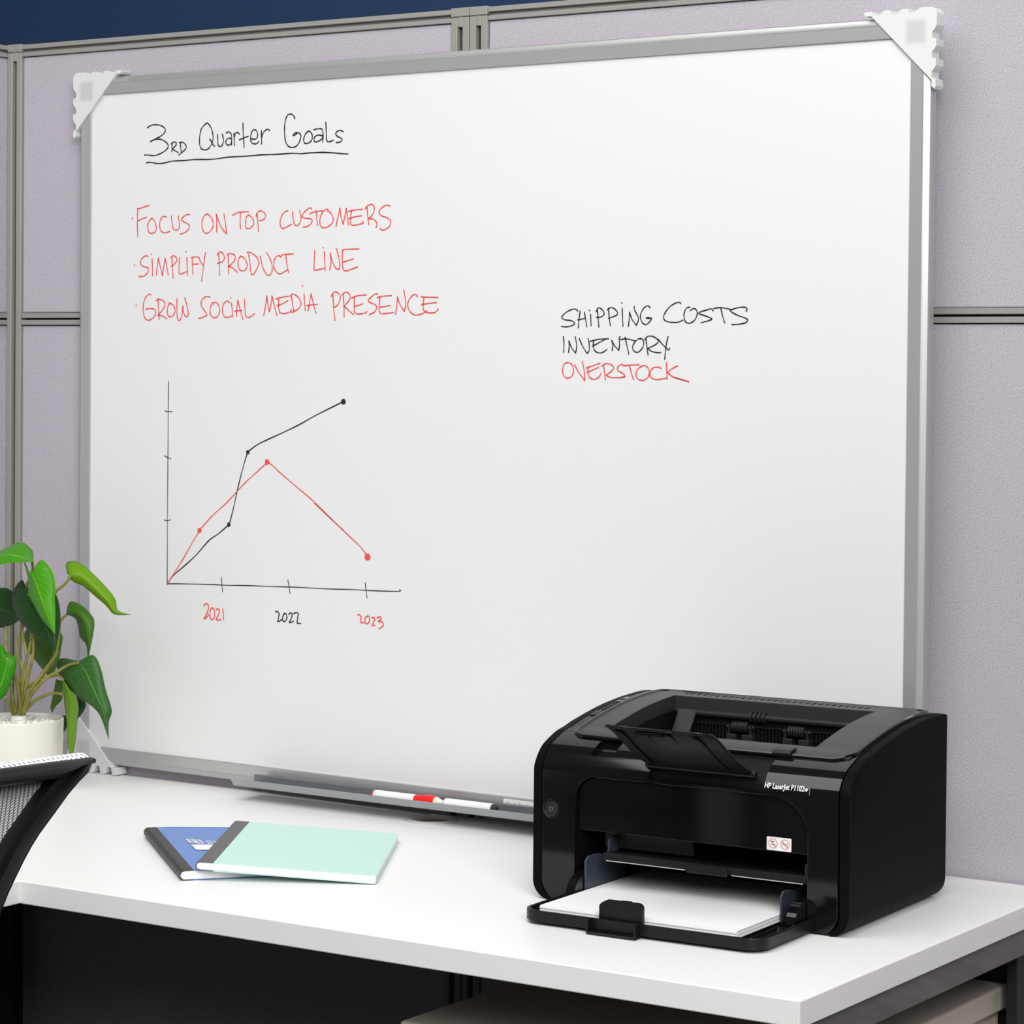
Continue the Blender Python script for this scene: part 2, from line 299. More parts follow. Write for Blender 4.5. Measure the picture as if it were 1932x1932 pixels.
BOARD = dict(x=0.75355, z=1.20924, w=1.20215, h=0.86718, rz=-0.023997)
INK = {
  'handwritten_title': ('k', 1.35, '-5019,3860 -4960,3886 -4893,3894 -4804,3884 -4738,3859 -4700,3817 -4726,3772 -4788,3739 -4881,3706 -4965,3677;-4965,3677 -4903,3697 -4825,3704 -4748,3688 -4677,3649 -4648,3605 -4681,3562 -4757,3524 -4846,3498 -4923,3494 -5001,3504 -5066,3506;-4582,3648 -4584,3583 -4586,3530;-4598,3632 -4561,3654 -4523,3650 -4506,3632 -4523,3605 -4575,3566;-4575,3566 -4538,3545 -4478,3516;-4440,3645 -4433,3577 -4422,3519;-4458,3643 -4396,3644 -4348,3609 -4339,3573 -4374,3538 -4465,3483;-3983,3877 -4040,3844 -4083,3798 -4104,3726 -4110,3645 -4096,3571 -4049,3537 -3984,3534 -3931,3565 -3895,3620 -3878,3676 -3889,3749 -3918,3815 -3954,3857 -3991,3876;-3936,3667 -3903,3628 -3877,3590 -3847,3572;-3803,3721 -3801,3648 -3792,3586 -3759,3562 -3723,3580 -3702,3644 -3724,3722;-3658,3731 -3622,3745 -3584,3727 -3567,3687 -3566,3577;-3571,3658 -3622,3665 -3660,3634 -3659,3597 -3621,3576 -3579,3591 -3566,3622;-3527,3725 -3522,3652 -3517,3572;-3522,3669 -3506,3713 -3474,3734 -3436,3710;-3378,3847 -3373,3742 -3364,3646 -3356,3537;-3435,3636 -3378,3654 -3288,3675;-3237,3644 -3168,3634 -3133,3668 -3142,3724 -3176,3753 -3217,3744 -3242,3697 -3248,3638 -3231,3592 -3189,3575 -3136,3579 -3116,3603;-3071,3737 -3068,3649 -3065,3569;-3068,3641 -3044,3704 -3002,3739 -2961,3751 -2936,3731;-2523,3863 -2544,3899 -2585,3923 -2632,3919 -2666,3878 -2686,3807 -2692,3728 -2685,3649 -2670,3577 -2628,3523 -2567,3505 -2505,3515 -2459,3553 -2431,3607 -2425,3650 -2452,3678 -2497,3688 -2537,3674 -2552,3656 -2517,3658 -2486,3680;-2309,3688 -2350,3666 -2374,3620 -2377,3573 -2353,3547 -2302,3548 -2255,3576 -2240,3622 -2256,3675 -2303,3699 -2317,3688;-2216,3711 -2172,3718 -2101,3718 -2075,3693 -2066,3623 -2073,3552;-2080,3631 -2151,3642 -2201,3620 -2215,3582 -2190,3557 -2140,3566 -2090,3589 -2074,3615;-2025,3793 -2018,3683 -2013,3581 -1989,3552 -1945,3555 -1901,3569;-1750,3667 -1790,3684 -1840,3675 -1869,3645 -1839,3613 -1779,3587 -1769,3563 -1798,3541 -1858,3536;-5034,3400 -4967,3407 -4889,3394 -4812,3385 -4701,3391 -4570,3409 -4373,3408 -4177,3414 -3897,3406 -3620,3423 -3345,3424 -3072,3431 -2865,3428 -2576,3431 -2413,3421 -2270,3425 -2088,3424 -1927,3413 -1767,3396 -1672,3389'),
  'bullet_line': ('r', 1.25, '-5274,2695 -5273,2673;-5178,2811 -5184,2707 -5185,2592 -5176,2440;-5185,2805 -5116,2815 -5046,2833 -4981,2847;-5177,2647 -5115,2669 -5022,2692;-4929,2678 -4972,2645 -4998,2599 -4998,2542 -4974,2490 -4920,2481 -4869,2499 -4851,2544 -4867,2608 -4901,2660 -4937,2678;-4678,2685 -4721,2696 -4760,2674 -4787,2629 -4790,2566 -4774,2514 -4727,2485 -4674,2483 -4617,2499;-4588,2698 -4578,2624 -4563,2549 -4529,2514 -4483,2513 -4450,2541 -4446,2598 -4461,2655 -4472,2698;-4275,2707 -4318,2710 -4378,2681 -4416,2648 -4377,2619 -4301,2585 -4274,2554 -4293,2515 -4354,2476 -4437,2458;-3959,2707 -4009,2695 -4046,2645 -4060,2577 -4045,2503 -3999,2461 -3947,2467 -3895,2506 -3865,2561 -3873,2612 -3911,2670 -3964,2705;-3808,2472 -3809,2583 -3816,2701;-3816,2701 -3761,2581 -3701,2496 -3639,2444;-3639,2444 -3657,2557 -3688,2700;-3543,2679 -3481,2703 -3415,2716 -3273,2720;-3408,2713 -3413,2629 -3413,2562 -3403,2500;-3276,2676 -3312,2649 -3322,2593 -3321,2532 -3289,2503 -3238,2513 -3194,2551 -3188,2596 -3217,2641 -3268,2676;-3130,2694 -3122,2588 -3105,2464;-3149,2656 -3130,2700 -3087,2724 -3029,2710 -2996,2674 -2999,2635 -3035,2609 -3100,2599;-2625,2709 -2669,2704 -2715,2669 -2746,2610 -2752,2549 -2733,2501 -2690,2494 -2628,2516 -2566,2541;-2548,2701 -2543,2617 -2519,2544 -2480,2521 -2441,2542 -2415,2590 -2416,2650 -2439,2708;-2241,2727 -2272,2739 -2326,2713 -2388,2661 -2391,2631 -2341,2612 -2263,2604 -2232,2579 -2255,2538 -2309,2509 -2378,2500;-2272,2664 -2210,2686 -2064,2698;-2172,2703 -2159,2613 -2147,2517;-1972,2710 -2018,2711 -2072,2671 -2106,2606 -2109,2546 -2093,2504 -2044,2485 -1978,2498 -1917,2536 -1895,2577 -1911,2631 -1949,2676 -1988,2692;-1851,2495 -1819,2622 -1790,2723;-1790,2723 -1774,2621 -1739,2523;-1739,2523 -1710,2632 -1691,2720;-1691,2720 -1675,2619 -1654,2514;-1605,2694 -1619,2617 -1621,2534 -1606,2510 -1553,2506 -1493,2514 -1423,2530 -1433,2551;-1656,2678 -1562,2693 -1435,2699;-1652,2589 -1554,2610 -1449,2621;-1365,2735 -1355,2622 -1335,2506;-1390,2706 -1360,2741 -1308,2754 -1263,2744 -1251,2702 -1270,2644 -1336,2581;-1336,2581 -1269,2573 -1224,2543 -1209,2507 -1223,2470;-1008,2725 -1048,2738 -1107,2728 -1158,2688 -1177,2651 -1150,2617 -1068,2589 -1009,2557 -997,2514 -1030,2468 -1089,2440 -1134,2438 -1164,2459'),
  'bullet_line.1': ('r', 1.25, '-5235,2069 -5227,2068;-4995,2175 -5018,2189 -5065,2176 -5114,2136 -5129,2096 -5103,2059 -5048,2043 -5002,2035 -4986,2002 -5009,1957 -5071,1921 -5156,1920;-4922,2145 -4915,2047 -4913,1927;-4936,2210 -4932,2209;-4843,1934 -4829,2046 -4811,2155;-4811,2155 -4778,2045 -4738,1925;-4738,1925 -4716,2044 -4691,2149;-4691,2149 -4663,2044 -4637,1935;-4572,2162 -4568,2042 -4551,1891;-4593,2151 -4564,2179 -4518,2172 -4488,2144 -4495,2109 -4533,2070 -4586,2042;-4441,2154 -4449,2052 -4448,1961 -4433,1940 -4387,1949 -4312,1973;-4316,2152 -4309,2050 -4302,1927;-4332,2231 -4326,2228;-4222,2145 -4217,2037 -4208,1933;-4240,2149 -4177,2159 -4108,2155;-4217,2065 -4116,2066;-4102,2143 -4079,2092 -4033,2046;-3997,2209 -4026,2057 -4060,1843;-3773,2199 -3760,2075 -3753,1920;-3795,2177 -3766,2211 -3721,2210 -3684,2175 -3676,2130 -3705,2091 -3794,2068;-3610,2185 -3609,2073 -3602,1936;-3632,2177 -3588,2194 -3529,2184 -3491,2150 -3506,2100 -3550,2061 -3608,2025;-3608,2025 -3549,2016 -3497,1982 -3453,1953;-3400,2159 -3432,2126 -3447,2076 -3439,2015 -3402,1975 -3350,1971 -3306,1996 -3288,2040 -3312,2096 -3352,2136 -3403,2157;-3271,2174 -3249,2090 -3235,1961;-3298,2200 -3228,2195 -3155,2155 -3103,2099 -3098,2054 -3131,1988 -3182,1922 -3208,1917 -3228,1936;-3073,2152 -3052,2065 -3015,1975 -2971,1919 -2932,1904 -2892,1929 -2875,1995 -2893,2073 -2929,2140 -2973,2191;-2749,2148 -2793,2149 -2838,2106 -2855,2039 -2834,1973 -2776,1928 -2733,1924 -2676,1946 -2633,1970;-2742,2132 -2703,2162 -2640,2167 -2531,2168;-2656,2167 -2639,2052 -2607,1935;-2186,2203 -2194,2069 -2196,1973 -2183,1959 -2103,1970 -2024,1983;-2035,2192 -2028,2067 -2019,1953;-2054,2239 -2048,2237;-1947,1960 -1928,2053 -1941,2167;-1941,2167 -1905,2065 -1851,1981 -1798,1962;-1798,1962 -1786,2039 -1812,2147 -1846,2230;-1747,2187 -1746,2086 -1740,1991 -1722,1953 -1684,1945 -1616,1959 -1507,1991;-1750,2199 -1716,2209 -1603,2212 -1486,2213;-1748,2050 -1662,2070 -1572,2092'),
  'bullet_line.2': ('r', 1.25, '-5203,1541 -5195,1540;-4940,1675 -4976,1683 -5022,1652 -5060,1589 -5075,1515 -5067,1428 -5035,1365 -4981,1344 -4911,1365 -4861,1416 -4858,1468 -4897,1494 -4967,1495 -5028,1486;-4813,1628 -4804,1507 -4792,1356;-4844,1599 -4790,1616 -4721,1598 -4690,1558 -4708,1507 -4750,1461 -4814,1407;-4814,1407 -4750,1402 -4657,1364;-4605,1558 -4640,1524 -4650,1467 -4639,1415 -4604,1386 -4558,1398 -4520,1437 -4514,1483 -4536,1529 -4582,1558 -4621,1569;-4482,1622 -4483,1494 -4474,1380 -4446,1337 -4416,1357 -4391,1425 -4379,1528;-4379,1528 -4373,1460 -4337,1397 -4299,1391 -4284,1425 -4300,1505 -4347,1632;-3915,1632 -3940,1647 -4000,1639 -4052,1599 -4067,1560 -4044,1503 -3998,1452 -3964,1412 -3998,1390 -4103,1364;-3857,1542 -3869,1568 -3894,1536 -3912,1480 -3904,1418 -3863,1375 -3803,1378 -3759,1423 -3749,1479 -3768,1535 -3805,1567 -3842,1570;-3582,1565 -3620,1585 -3664,1568 -3700,1512 -3700,1445 -3670,1389 -3618,1375 -3547,1394;-3550,1559 -3537,1478 -3525,1382;-3564,1625 -3558,1623;-3467,1390 -3459,1489 -3445,1595;-3445,1595 -3405,1477 -3355,1348;-3493,1453 -3434,1461 -3375,1462;-3332,1605 -3324,1499 -3316,1410 -3286,1376 -3243,1378 -3163,1420;-3010,1397 -2982,1531 -2961,1641;-2962,1644 -2942,1535 -2917,1444;-2917,1444 -2891,1547 -2876,1644;-2876,1644 -2839,1522 -2795,1401;-2766,1612 -2768,1522 -2755,1449 -2720,1425 -2665,1422 -2602,1434;-2816,1604 -2730,1624 -2604,1639;-2796,1518 -2705,1545 -2615,1583;-2557,1641 -2541,1544 -2517,1438;-2578,1635 -2550,1665 -2479,1646 -2421,1592 -2401,1543 -2431,1489 -2517,1448 -2576,1438 -2556,1472;-2355,1666 -2347,1567 -2333,1459;-2387,1768 -2378,1764;-2288,1453 -2266,1555 -2242,1665;-2242,1665 -2207,1554 -2160,1420;-2307,1519 -2223,1528 -2146,1535;-1894,1659 -1882,1516 -1856,1331;-1919,1630 -1886,1677 -1841,1686 -1787,1652 -1776,1605 -1801,1540 -1847,1504 -1882,1496;-1731,1660 -1718,1527 -1712,1375;-1749,1646 -1704,1679 -1651,1672 -1620,1627 -1642,1574 -1714,1509;-1714,1509 -1649,1461 -1568,1405;-1552,1627 -1554,1526 -1550,1443 -1527,1417 -1467,1410 -1370,1424 -1362,1442;-1597,1607 -1507,1635 -1369,1645;-1558,1505 -1491,1516 -1419,1537;-1190,1653 -1223,1656 -1289,1619 -1338,1574 -1296,1548 -1229,1524 -1203,1489 -1235,1436 -1317,1401;-1151,1618 -1165,1524 -1161,1441 -1131,1412 -1057,1415 -946,1426;-1195,1609 -1118,1626 -977,1632;-1161,1491 -1087,1500 -998,1511;-912,1405 -895,1498 -884,1616;-884,1616 -851,1533 -777,1442;-777,1442 -756,1533 -787,1697;-581,1613 -596,1639 -640,1639 -698,1591 -726,1527 -703,1451 -637,1401 -571,1395 -499,1412 -434,1443;-479,1607 -493,1519 -485,1455 -441,1426 -354,1418 -289,1435 -265,1466;-523,1615 -443,1610 -269,1604;-517,1520 -413,1533 -290,1544'),
  'note_line': ('k', 1.15, '1758,1430 1723,1453 1661,1446 1585,1412 1532,1361 1571,1331 1671,1318 1712,1290 1679,1262 1602,1248 1528,1252;1787,1430 1773,1328 1765,1236;1848,1417 1865,1334 1882,1249;1755,1328 1816,1337 1861,1347;1934,1391 1938,1327 1942,1261;1914,1437 1920,1436;2024,1454 2038,1352 2051,1244;2010,1422 2035,1463 2073,1460 2115,1422 2119,1390 2081,1362 2016,1355;2178,1460 2192,1352 2208,1261;2166,1443 2208,1468 2261,1455 2307,1405 2277,1374 2180,1344;2366,1459 2372,1351 2380,1253;2358,1523 2364,1520;2453,1250 2464,1326 2469,1414;2469,1414 2502,1332 2562,1263;2562,1263 2591,1338 2560,1401 2530,1451 2534,1479;2744,1465 2715,1486 2671,1469 2630,1419 2616,1363 2636,1300 2680,1272 2724,1287 2761,1331 2768,1340 2716,1353 2694,1344;2702,1350 2738,1345;2705,1345 2734,1340;3153,1508 3131,1523 3081,1513 3008,1474 2951,1412 2925,1356 2952,1314 3025,1297 3112,1296 3185,1321;3273,1466 3234,1460 3201,1411 3199,1348 3221,1299 3272,1286 3329,1311 3365,1366 3371,1410 3349,1445 3313,1450 3282,1429;3579,1424 3557,1446 3500,1436 3386,1400 3472,1370 3566,1335 3516,1313 3423,1291;3586,1452 3686,1460 3806,1438;3679,1451 3701,1371 3730,1288;4004,1417 4018,1441 3989,1462 3912,1460 3814,1435 3807,1418 3885,1377 3998,1340 4026,1315 3992,1287 3900,1272 3823,1270'),
  'note_line.1': ('k', 1.15, '1557,1134 1566,1047 1563,950;1633,948 1639,1021 1635,1083;1635,1083 1674,1002 1729,942;1729,942 1746,1021 1723,1134;1780,1111 1827,1022 1889,939;1889,939 1919,971 1918,1047 1902,1111;1979,1079 1975,1022 2003,965 2064,944 2124,959 2164,987;1933,1079 2047,1102 2185,1109;1964,1022 2047,1060 2145,1105;2237,972 2244,1035 2228,1089;2228,1089 2274,1023 2327,975;2327,975 2336,1048 2330,1111 2344,1134;2348,1099 2437,1108 2549,1083;2410,1127 2435,1036 2463,931;2630,1114 2586,1105 2535,1061 2513,1005 2543,961 2595,958 2647,1005 2664,1062 2645,1105 2616,1105;2693,1112 2706,1024 2724,924;2678,1099 2719,1137 2793,1134 2859,1087 2823,1043 2721,1001;2721,1001 2765,968 2839,952 2895,953;2855,1106 2911,1050 2963,1006 2997,981 3011,1002;2988,1135 2963,1025 2947,877'),
  'note_line.2': ('r', 1.15, '1619,832 1576,816 1551,752 1563,681 1617,647 1678,669 1704,727 1692,791 1646,827 1607,826;1718,807 1777,715 1862,624;1862,624 1857,716 1825,846;1906,780 1907,703 1938,653 1999,638 2059,667 2082,707;1880,767 1959,793 2070,825;1896,716 1975,748 2053,778;2118,800 2134,718 2147,636;2093,794 2156,822 2224,810 2259,776 2225,731 2157,690;2157,690 2225,662 2338,663 2416,672;2396,796 2366,815 2314,783 2315,745 2367,720 2416,682 2368,661;2404,799 2486,807 2604,812;2474,799 2499,721 2529,643;2646,798 2598,772 2564,715 2584,653 2651,632 2717,660 2743,717 2723,779 2671,804 2623,785;2900,772 2856,787 2790,774 2753,723 2761,673 2821,646 2901,649 2975,663;2972,835 2977,738 2982,650;3122,803 3046,769 2985,725;2985,725 3077,670 3269,624;3062,676 3269,624'),
  'chart_axes': ('k', 0.95, '-4622,550 -4623,155 -4623,-441 -4626,-1266 -4624,-2109;-4682,160 -4628,152 -4555,153;-4682,-425 -4623,-449 -4569,-457;-4680,-1264 -4628,-1271 -4575,-1258;-4624,-2096 -4318,-2081 -3879,-2066 -3594,-2059 -3244,-2044 -2864,-2035 -2468,-2022 -1927,-2014 -1543,-2001 -1248,-1998 -832,-1983 -816,-1964;-3690,-1964 -3682,-2050 -3670,-2148;-2585,-1936 -2565,-2015 -2549,-2104;-1348,-1907 -1336,-1998 -1319,-2091'),
  'chart_line': ('k', 1.25, '-4622,-2101 -4529,-1991 -4343,-1859 -4135,-1705 -3907,-1498 -3747,-1404 -3577,-1285;-3562,-1274 -3500,-1082 -3430,-830 -3346,-561 -3265,-344;-3265,-341 -3125,-255 -2970,-188 -2683,-80 -2421,24 -2119,161 -1725,321'),
  'chart_line.1': ('r', 1.15, '-4622,-2096 -4506,-1955 -4367,-1781 -4183,-1528 -4069,-1375;-4069,-1370 -3841,-1168 -3625,-1011 -3423,-838 -3300,-731 -3166,-633 -2949,-473;-2940,-460 -2856,-496 -2745,-574 -2524,-715 -2261,-875 -2109,-979 -1849,-1170 -1699,-1269;-2163,-952 -1849,-1171 -1634,-1321 -1443,-1454 -1347,-1544 -1315,-1581'),
  'year_label': ('r', 1.35, '-3987,-2345 -3950,-2317 -3916,-2327 -3911,-2384 -3940,-2455 -3986,-2516 -3944,-2496 -3903,-2462;-3849,-2363 -3881,-2417 -3875,-2495 -3841,-2517 -3807,-2482 -3803,-2404 -3831,-2367 -3854,-2368;-3773,-2385 -3744,-2369 -3721,-2390 -3734,-2443 -3772,-2506 -3738,-2518 -3699,-2505;-3666,-2369 -3656,-2429 -3651,-2498'),
  'year_label.1': ('k', 1.35, '-2782,-2356 -2755,-2344 -2724,-2373 -2733,-2424 -2745,-2473 -2717,-2466 -2680,-2442;-2636,-2364 -2667,-2412 -2657,-2462 -2622,-2460 -2596,-2416 -2608,-2369 -2641,-2364;-2564,-2372 -2535,-2348 -2509,-2368 -2526,-2420 -2556,-2473 -2519,-2466 -2491,-2454;-2483,-2355 -2443,-2342 -2411,-2354 -2425,-2422 -2425,-2473 -2372,-2473'),
  'year_label.2': ('r', 1.35, '-1460,-2313 -1434,-2303 -1409,-2335 -1423,-2377 -1396,-2405 -1366,-2398;-1319,-2317 -1350,-2356 -1339,-2405 -1303,-2408 -1276,-2368 -1287,-2319 -1319,-2317;-1241,-2333 -1207,-2327 -1199,-2355 -1223,-2398 -1233,-2428 -1192,-2421;-1161,-2328 -1109,-2313 -1098,-2340 -1144,-2373 -1088,-2373 -1060,-2396 -1077,-2430 -1129,-2462'),
}
DOTS = {'k': [(-0.1714, 0.0324, 0.0039), (-0.3261, -0.0343, 0.0031), (-0.3571, -0.128, 0.0031)], 'r': [(-0.294, -0.0459, 0.004), (-0.4069, -0.1375, 0.0036), (-0.1315, -0.1586, 0.0049)]}
LEAVES = [
  ('b', '2224,-1950,10362 2068,-1960,10389 1894,-1970,10415 1737,-1980,10415 1487,-1990,10329 1169,-2000,10165', '1989,-1714,10352 1888,-1638,10465 1684,-1620,10557 1482,-1652,10481 1287,-1740,10374 1169,-2000,10165', '2301,-2031,10357 2175,-2070,10347 2011,-2090,10337 1848,-2092,10315 1591,-2076,10258 1169,-2000,10165'),
  ('b', '2380,-2150,10208 2414,-2167,10184 2485,-2183,10109 2573,-2200,9969 2653,-2217,9848 2750,-2233,9696 2871,-2250,9500', '2232,-2015,10199 2096,-1989,10338 2177,-1986,10087 2186,-2003,9941 2313,-2040,9823 2518,-2102,9653 2871,-2250,9500', '2320,-2069,10240 2464,-2060,10393 2659,-2065,10244 2717,-2082,10048 2732,-2111,9912 2786,-2155,9779 2871,-2250,9500'),
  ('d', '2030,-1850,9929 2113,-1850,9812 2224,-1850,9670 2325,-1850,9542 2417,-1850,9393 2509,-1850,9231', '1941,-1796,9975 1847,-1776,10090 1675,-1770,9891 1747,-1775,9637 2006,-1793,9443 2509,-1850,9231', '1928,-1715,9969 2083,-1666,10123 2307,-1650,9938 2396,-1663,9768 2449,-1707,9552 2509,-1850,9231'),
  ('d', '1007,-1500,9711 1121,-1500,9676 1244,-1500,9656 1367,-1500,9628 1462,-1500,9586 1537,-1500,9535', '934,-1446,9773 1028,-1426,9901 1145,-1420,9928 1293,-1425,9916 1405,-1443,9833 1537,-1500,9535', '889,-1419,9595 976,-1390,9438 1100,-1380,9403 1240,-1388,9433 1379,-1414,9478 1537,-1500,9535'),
  ('y', '2379,-1450,10152 2434,-1417,10146 2521,-1383,10121 2718,-1350,9981 2887,-1317,9846 3001,-1283,9709 3221,-1250,9692', '2252,-1369,10168 2187,-1310,10298 2365,-1265,10304 2663,-1232,10106 2917,-1211,9881 2966,-1205,9728 3221,-1250,9686', '2327,-1410,10106 2385,-1363,10059 2494,-1324,10015 2664,-1291,9893 2821,-1264,9785 2948,-1244,9676 3221,-1250,9686'),
  ('m', '2135,-1250,9635 2264,-1250,9642 2402,-1250,9603 2475,-1250,9505 2503,-1250,9371 2532,-1250,9223 2505,-1250,9078', '2081,-1183,9709 2125,-1161,9786 2309,-1151,9741 2475,-1151,9627 2531,-1162,9529 2516,-1184,9332 2505,-1250,9078', '2047,-1156,9609 2093,-1125,9596 2164,-1112,9558 2211,-1112,9458 2262,-1127,9325 2392,-1158,9247 2505,-1250,9078'),
  ('g', '2678,-1600,9064 2792,-1600,8967 2883,-1600,8833 2991,-1600,8660 3082,-1600,8513 3127,-1600,8382 3182,-1600,8146', '2572,-1519,9079 2238,-1493,9081 2219,-1481,8881 2486,-1482,8657 2788,-1494,8526 2975,-1521,8402 3182,-1600,8146', '2630,-1533,9084 2835,-1511,9171 2952,-1501,9016 3035,-1501,8754 3153,-1512,8496 3121,-1534,8355 3182,-1600,8146'),
  ('y', '2375,-1550,8804 2476,-1540,8662 2495,-1530,8513 2460,-1520,8360 2461,-1510,8136 2454,-1500,7761', '2263,-1469,8809 2255,-1430,8641 2260,-1410,8455 2301,-1408,8247 2323,-1424,8012 2454,-1500,7761', '2277,-1415,8805 2378,-1356,8636 2419,-1330,8460 2400,-1333,8281 2402,-1367,8013 2454,-1500,7761'),
  ('m', '2059,-1300,8778 2032,-1300,8659 1995,-1300,8533 1959,-1300,8448 1941,-1300,8350', '1965,-1260,8781 1913,-1243,8631 1875,-1241,8490 1864,-1253,8394 1941,-1300,8350', '2076,-1260,8762 2061,-1243,8629 2042,-1241,8510 1952,-1253,8429 1941,-1300,8350'),
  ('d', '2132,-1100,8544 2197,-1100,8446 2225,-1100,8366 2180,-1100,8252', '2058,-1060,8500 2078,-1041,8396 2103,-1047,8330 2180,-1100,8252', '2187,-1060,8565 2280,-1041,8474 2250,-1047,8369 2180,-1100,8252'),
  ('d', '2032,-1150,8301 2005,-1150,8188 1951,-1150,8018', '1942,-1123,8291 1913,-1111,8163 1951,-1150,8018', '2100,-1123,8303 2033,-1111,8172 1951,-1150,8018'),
  ('n', '1874,-2050,9084 1871,-2070,9005 1854,-2090,8891 1819,-2110,8776 1774,-2130,8666 1711,-2150,8515', '1771,-1969,9165 1613,-1960,9289 1456,-1970,9089 1447,-1998,8853 1532,-2044,8640 1711,-2150,8515', '1790,-1969,9180 1929,-1960,9101 1935,-1970,8974 1894,-1998,8818 1820,-2044,8634 1711,-2150,8515'),
  ('m', '1615,-1200,9448 1701,-1220,9283 1795,-1240,9153 1862,-1260,9035 1863,-1280,8906 1873,-1300,8812', '1410,-1133,9445 1274,-1128,9318 1324,-1140,9134 1483,-1166,9008 1674,-1209,8886 1873,-1300,8812', '1692,-1133,9462 1940,-1128,9346 1934,-1140,9153 1922,-1166,9003 1879,-1209,8860 1873,-1300,8812'),
]
STEMS = [
  '1887,-2100,8625 1765,-1905,8494 1645,-1710,8349',
  '1893,-2000,8825 1759,-1855,8659 1682,-1710,8352',
  '1800,-1850,8899 1807,-1803,8728 1808,-1757,8513 1773,-1710,8359',
  '1924,-1650,9373 1944,-1660,9218 1936,-1670,9076 1891,-1680,8899 1825,-1690,8647 1774,-1700,8467 1766,-1710,8359',
  '1699,-1600,9587 1696,-1616,9465 1735,-1631,9328 1800,-1647,9174 1825,-1663,9033 1784,-1679,8855 1739,-1694,8682 1738,-1710,8356',
  '1897,-1650,9319 1872,-1662,9186 1836,-1674,9035 1805,-1686,8816 1781,-1698,8611 1766,-1710,8359',
  '1679,-1550,9561 1661,-1570,9439 1625,-1590,9321 1599,-1610,9191 1656,-1630,9053 1736,-1650,8972 1762,-1670,8811 1745,-1690,8539 1747,-1710,8357',
  '2379,-1450,10152 2358,-1472,10085 2287,-1493,10014 2180,-1515,9922 2238,-1537,9784 2296,-1558,9518 2269,-1580,9226 2281,-1602,9151 2187,-1623,9021 2058,-1645,8858 1963,-1667,8734 1874,-1688,8583 1803,-1710,8362',
  '2135,-1250,9628 2070,-1307,9526 2051,-1365,9351 2097,-1423,9188 2115,-1480,9051 2060,-1538,8930 1950,-1595,8764 1876,-1652,8600 1812,-1710,8362',
  '2674,-1600,9066 2519,-1618,9037 2333,-1637,8934 2199,-1655,8862 2066,-1673,8756 1932,-1692,8601 1822,-1710,8363',
  '2375,-1550,8811 2307,-1577,8876 2187,-1603,8856 2006,-1630,8791 1821,-1657,8685 1776,-1683,8541 1766,-1710,8359',
  '2311,-1500,8632 2209,-1542,8642 2106,-1584,8618 1944,-1626,8531 1834,-1668,8421 1831,-1710,8364',
  '1404,-1600,9452 1543,-1747,9304 1692,-1893,9194 1869,-2040,9083',
  '2196,-1950,10348 2165,-1907,10243 2079,-1864,10121 1983,-1821,10053 1942,-1779,9974 1930,-1736,9882 1945,-1693,9642 1924,-1650,9373',
  '2039,-1850,9929 1994,-1783,9787 1969,-1717,9578 1897,-1650,9323',
]
# chair [(-0.8821, 0.9345), (-0.8789, 0.9313), (-0.8892, 0.9233), (-0.902, 0.9161), (-0.916, 0.9066), (-0.9333, 0.8924), (-0.9527, 0.8769), (-0.9624, 0.8671), (-0.9709, 0.8563), (-0.9798, 0.8439), (-0.9882, 0.8314), (-0.9959, 0.8193)]
# inner [(-0.9328, 0.9177), (-0.9493, 0.9057), (-0.9642, 0.8924), (-0.9736, 0.8835), (-0.9824, 0.8742), (-0.9949, 0.8599), (-0.9965, 0.9227)]
# top [(-0.9966, 0.94), (-0.9577, 0.9391), (-0.9177, 0.9366), (-0.8869, 0.9351)]

# ------------------------------------------------------------------ setting
bm = B(); box(bm, -2.2, 4.6, -3.6, 2.0, -.05, 0); emit('floor', bm, 'carpet', kind='structure')
bm = B(); box(bm, -3.2, 4.6, 1.4, 1.5, 0, 3.2); emit('wall_back', bm, 'blue_wall', kind='structure')

# ------------------------------------------------------------------ cubicle partitions
TOP, MID0, MID1 = 1.7193, 1.338, 1.3541
def post(x0, name, parent, ztop=TOP - .010, y0=-.004, y1=.054):
    """one extruded end post: two strips with a groove between"""
    bm = B()
    box(bm, x0, x0 + .0088, y0, y1, 0, ztop); box(bm, x0 + .0165, x0 + .0257, y0, y1, 0, ztop)
    o = emit(name, bm, 'taupe', parent, .0008, 1)
    bm = B(); box(bm, x0 + .0088, x0 + .0165, y0 + .007, y1 - .007, 0, ztop - .002); emit('groove', bm, 'groove', o)
    bm = B(); box(bm, x0 - .0002, x0 + .0259, y0 - .0006, y1 + .0006, ztop + .0006, TOP + .0012)
    box(bm, x0 + .0090, x0 + .0163, y0 + .0004, y1 - .0004, ztop - .012, ztop + .0006); emit('post_cap', bm, 'taupe', o, .0006, 1)
    return o
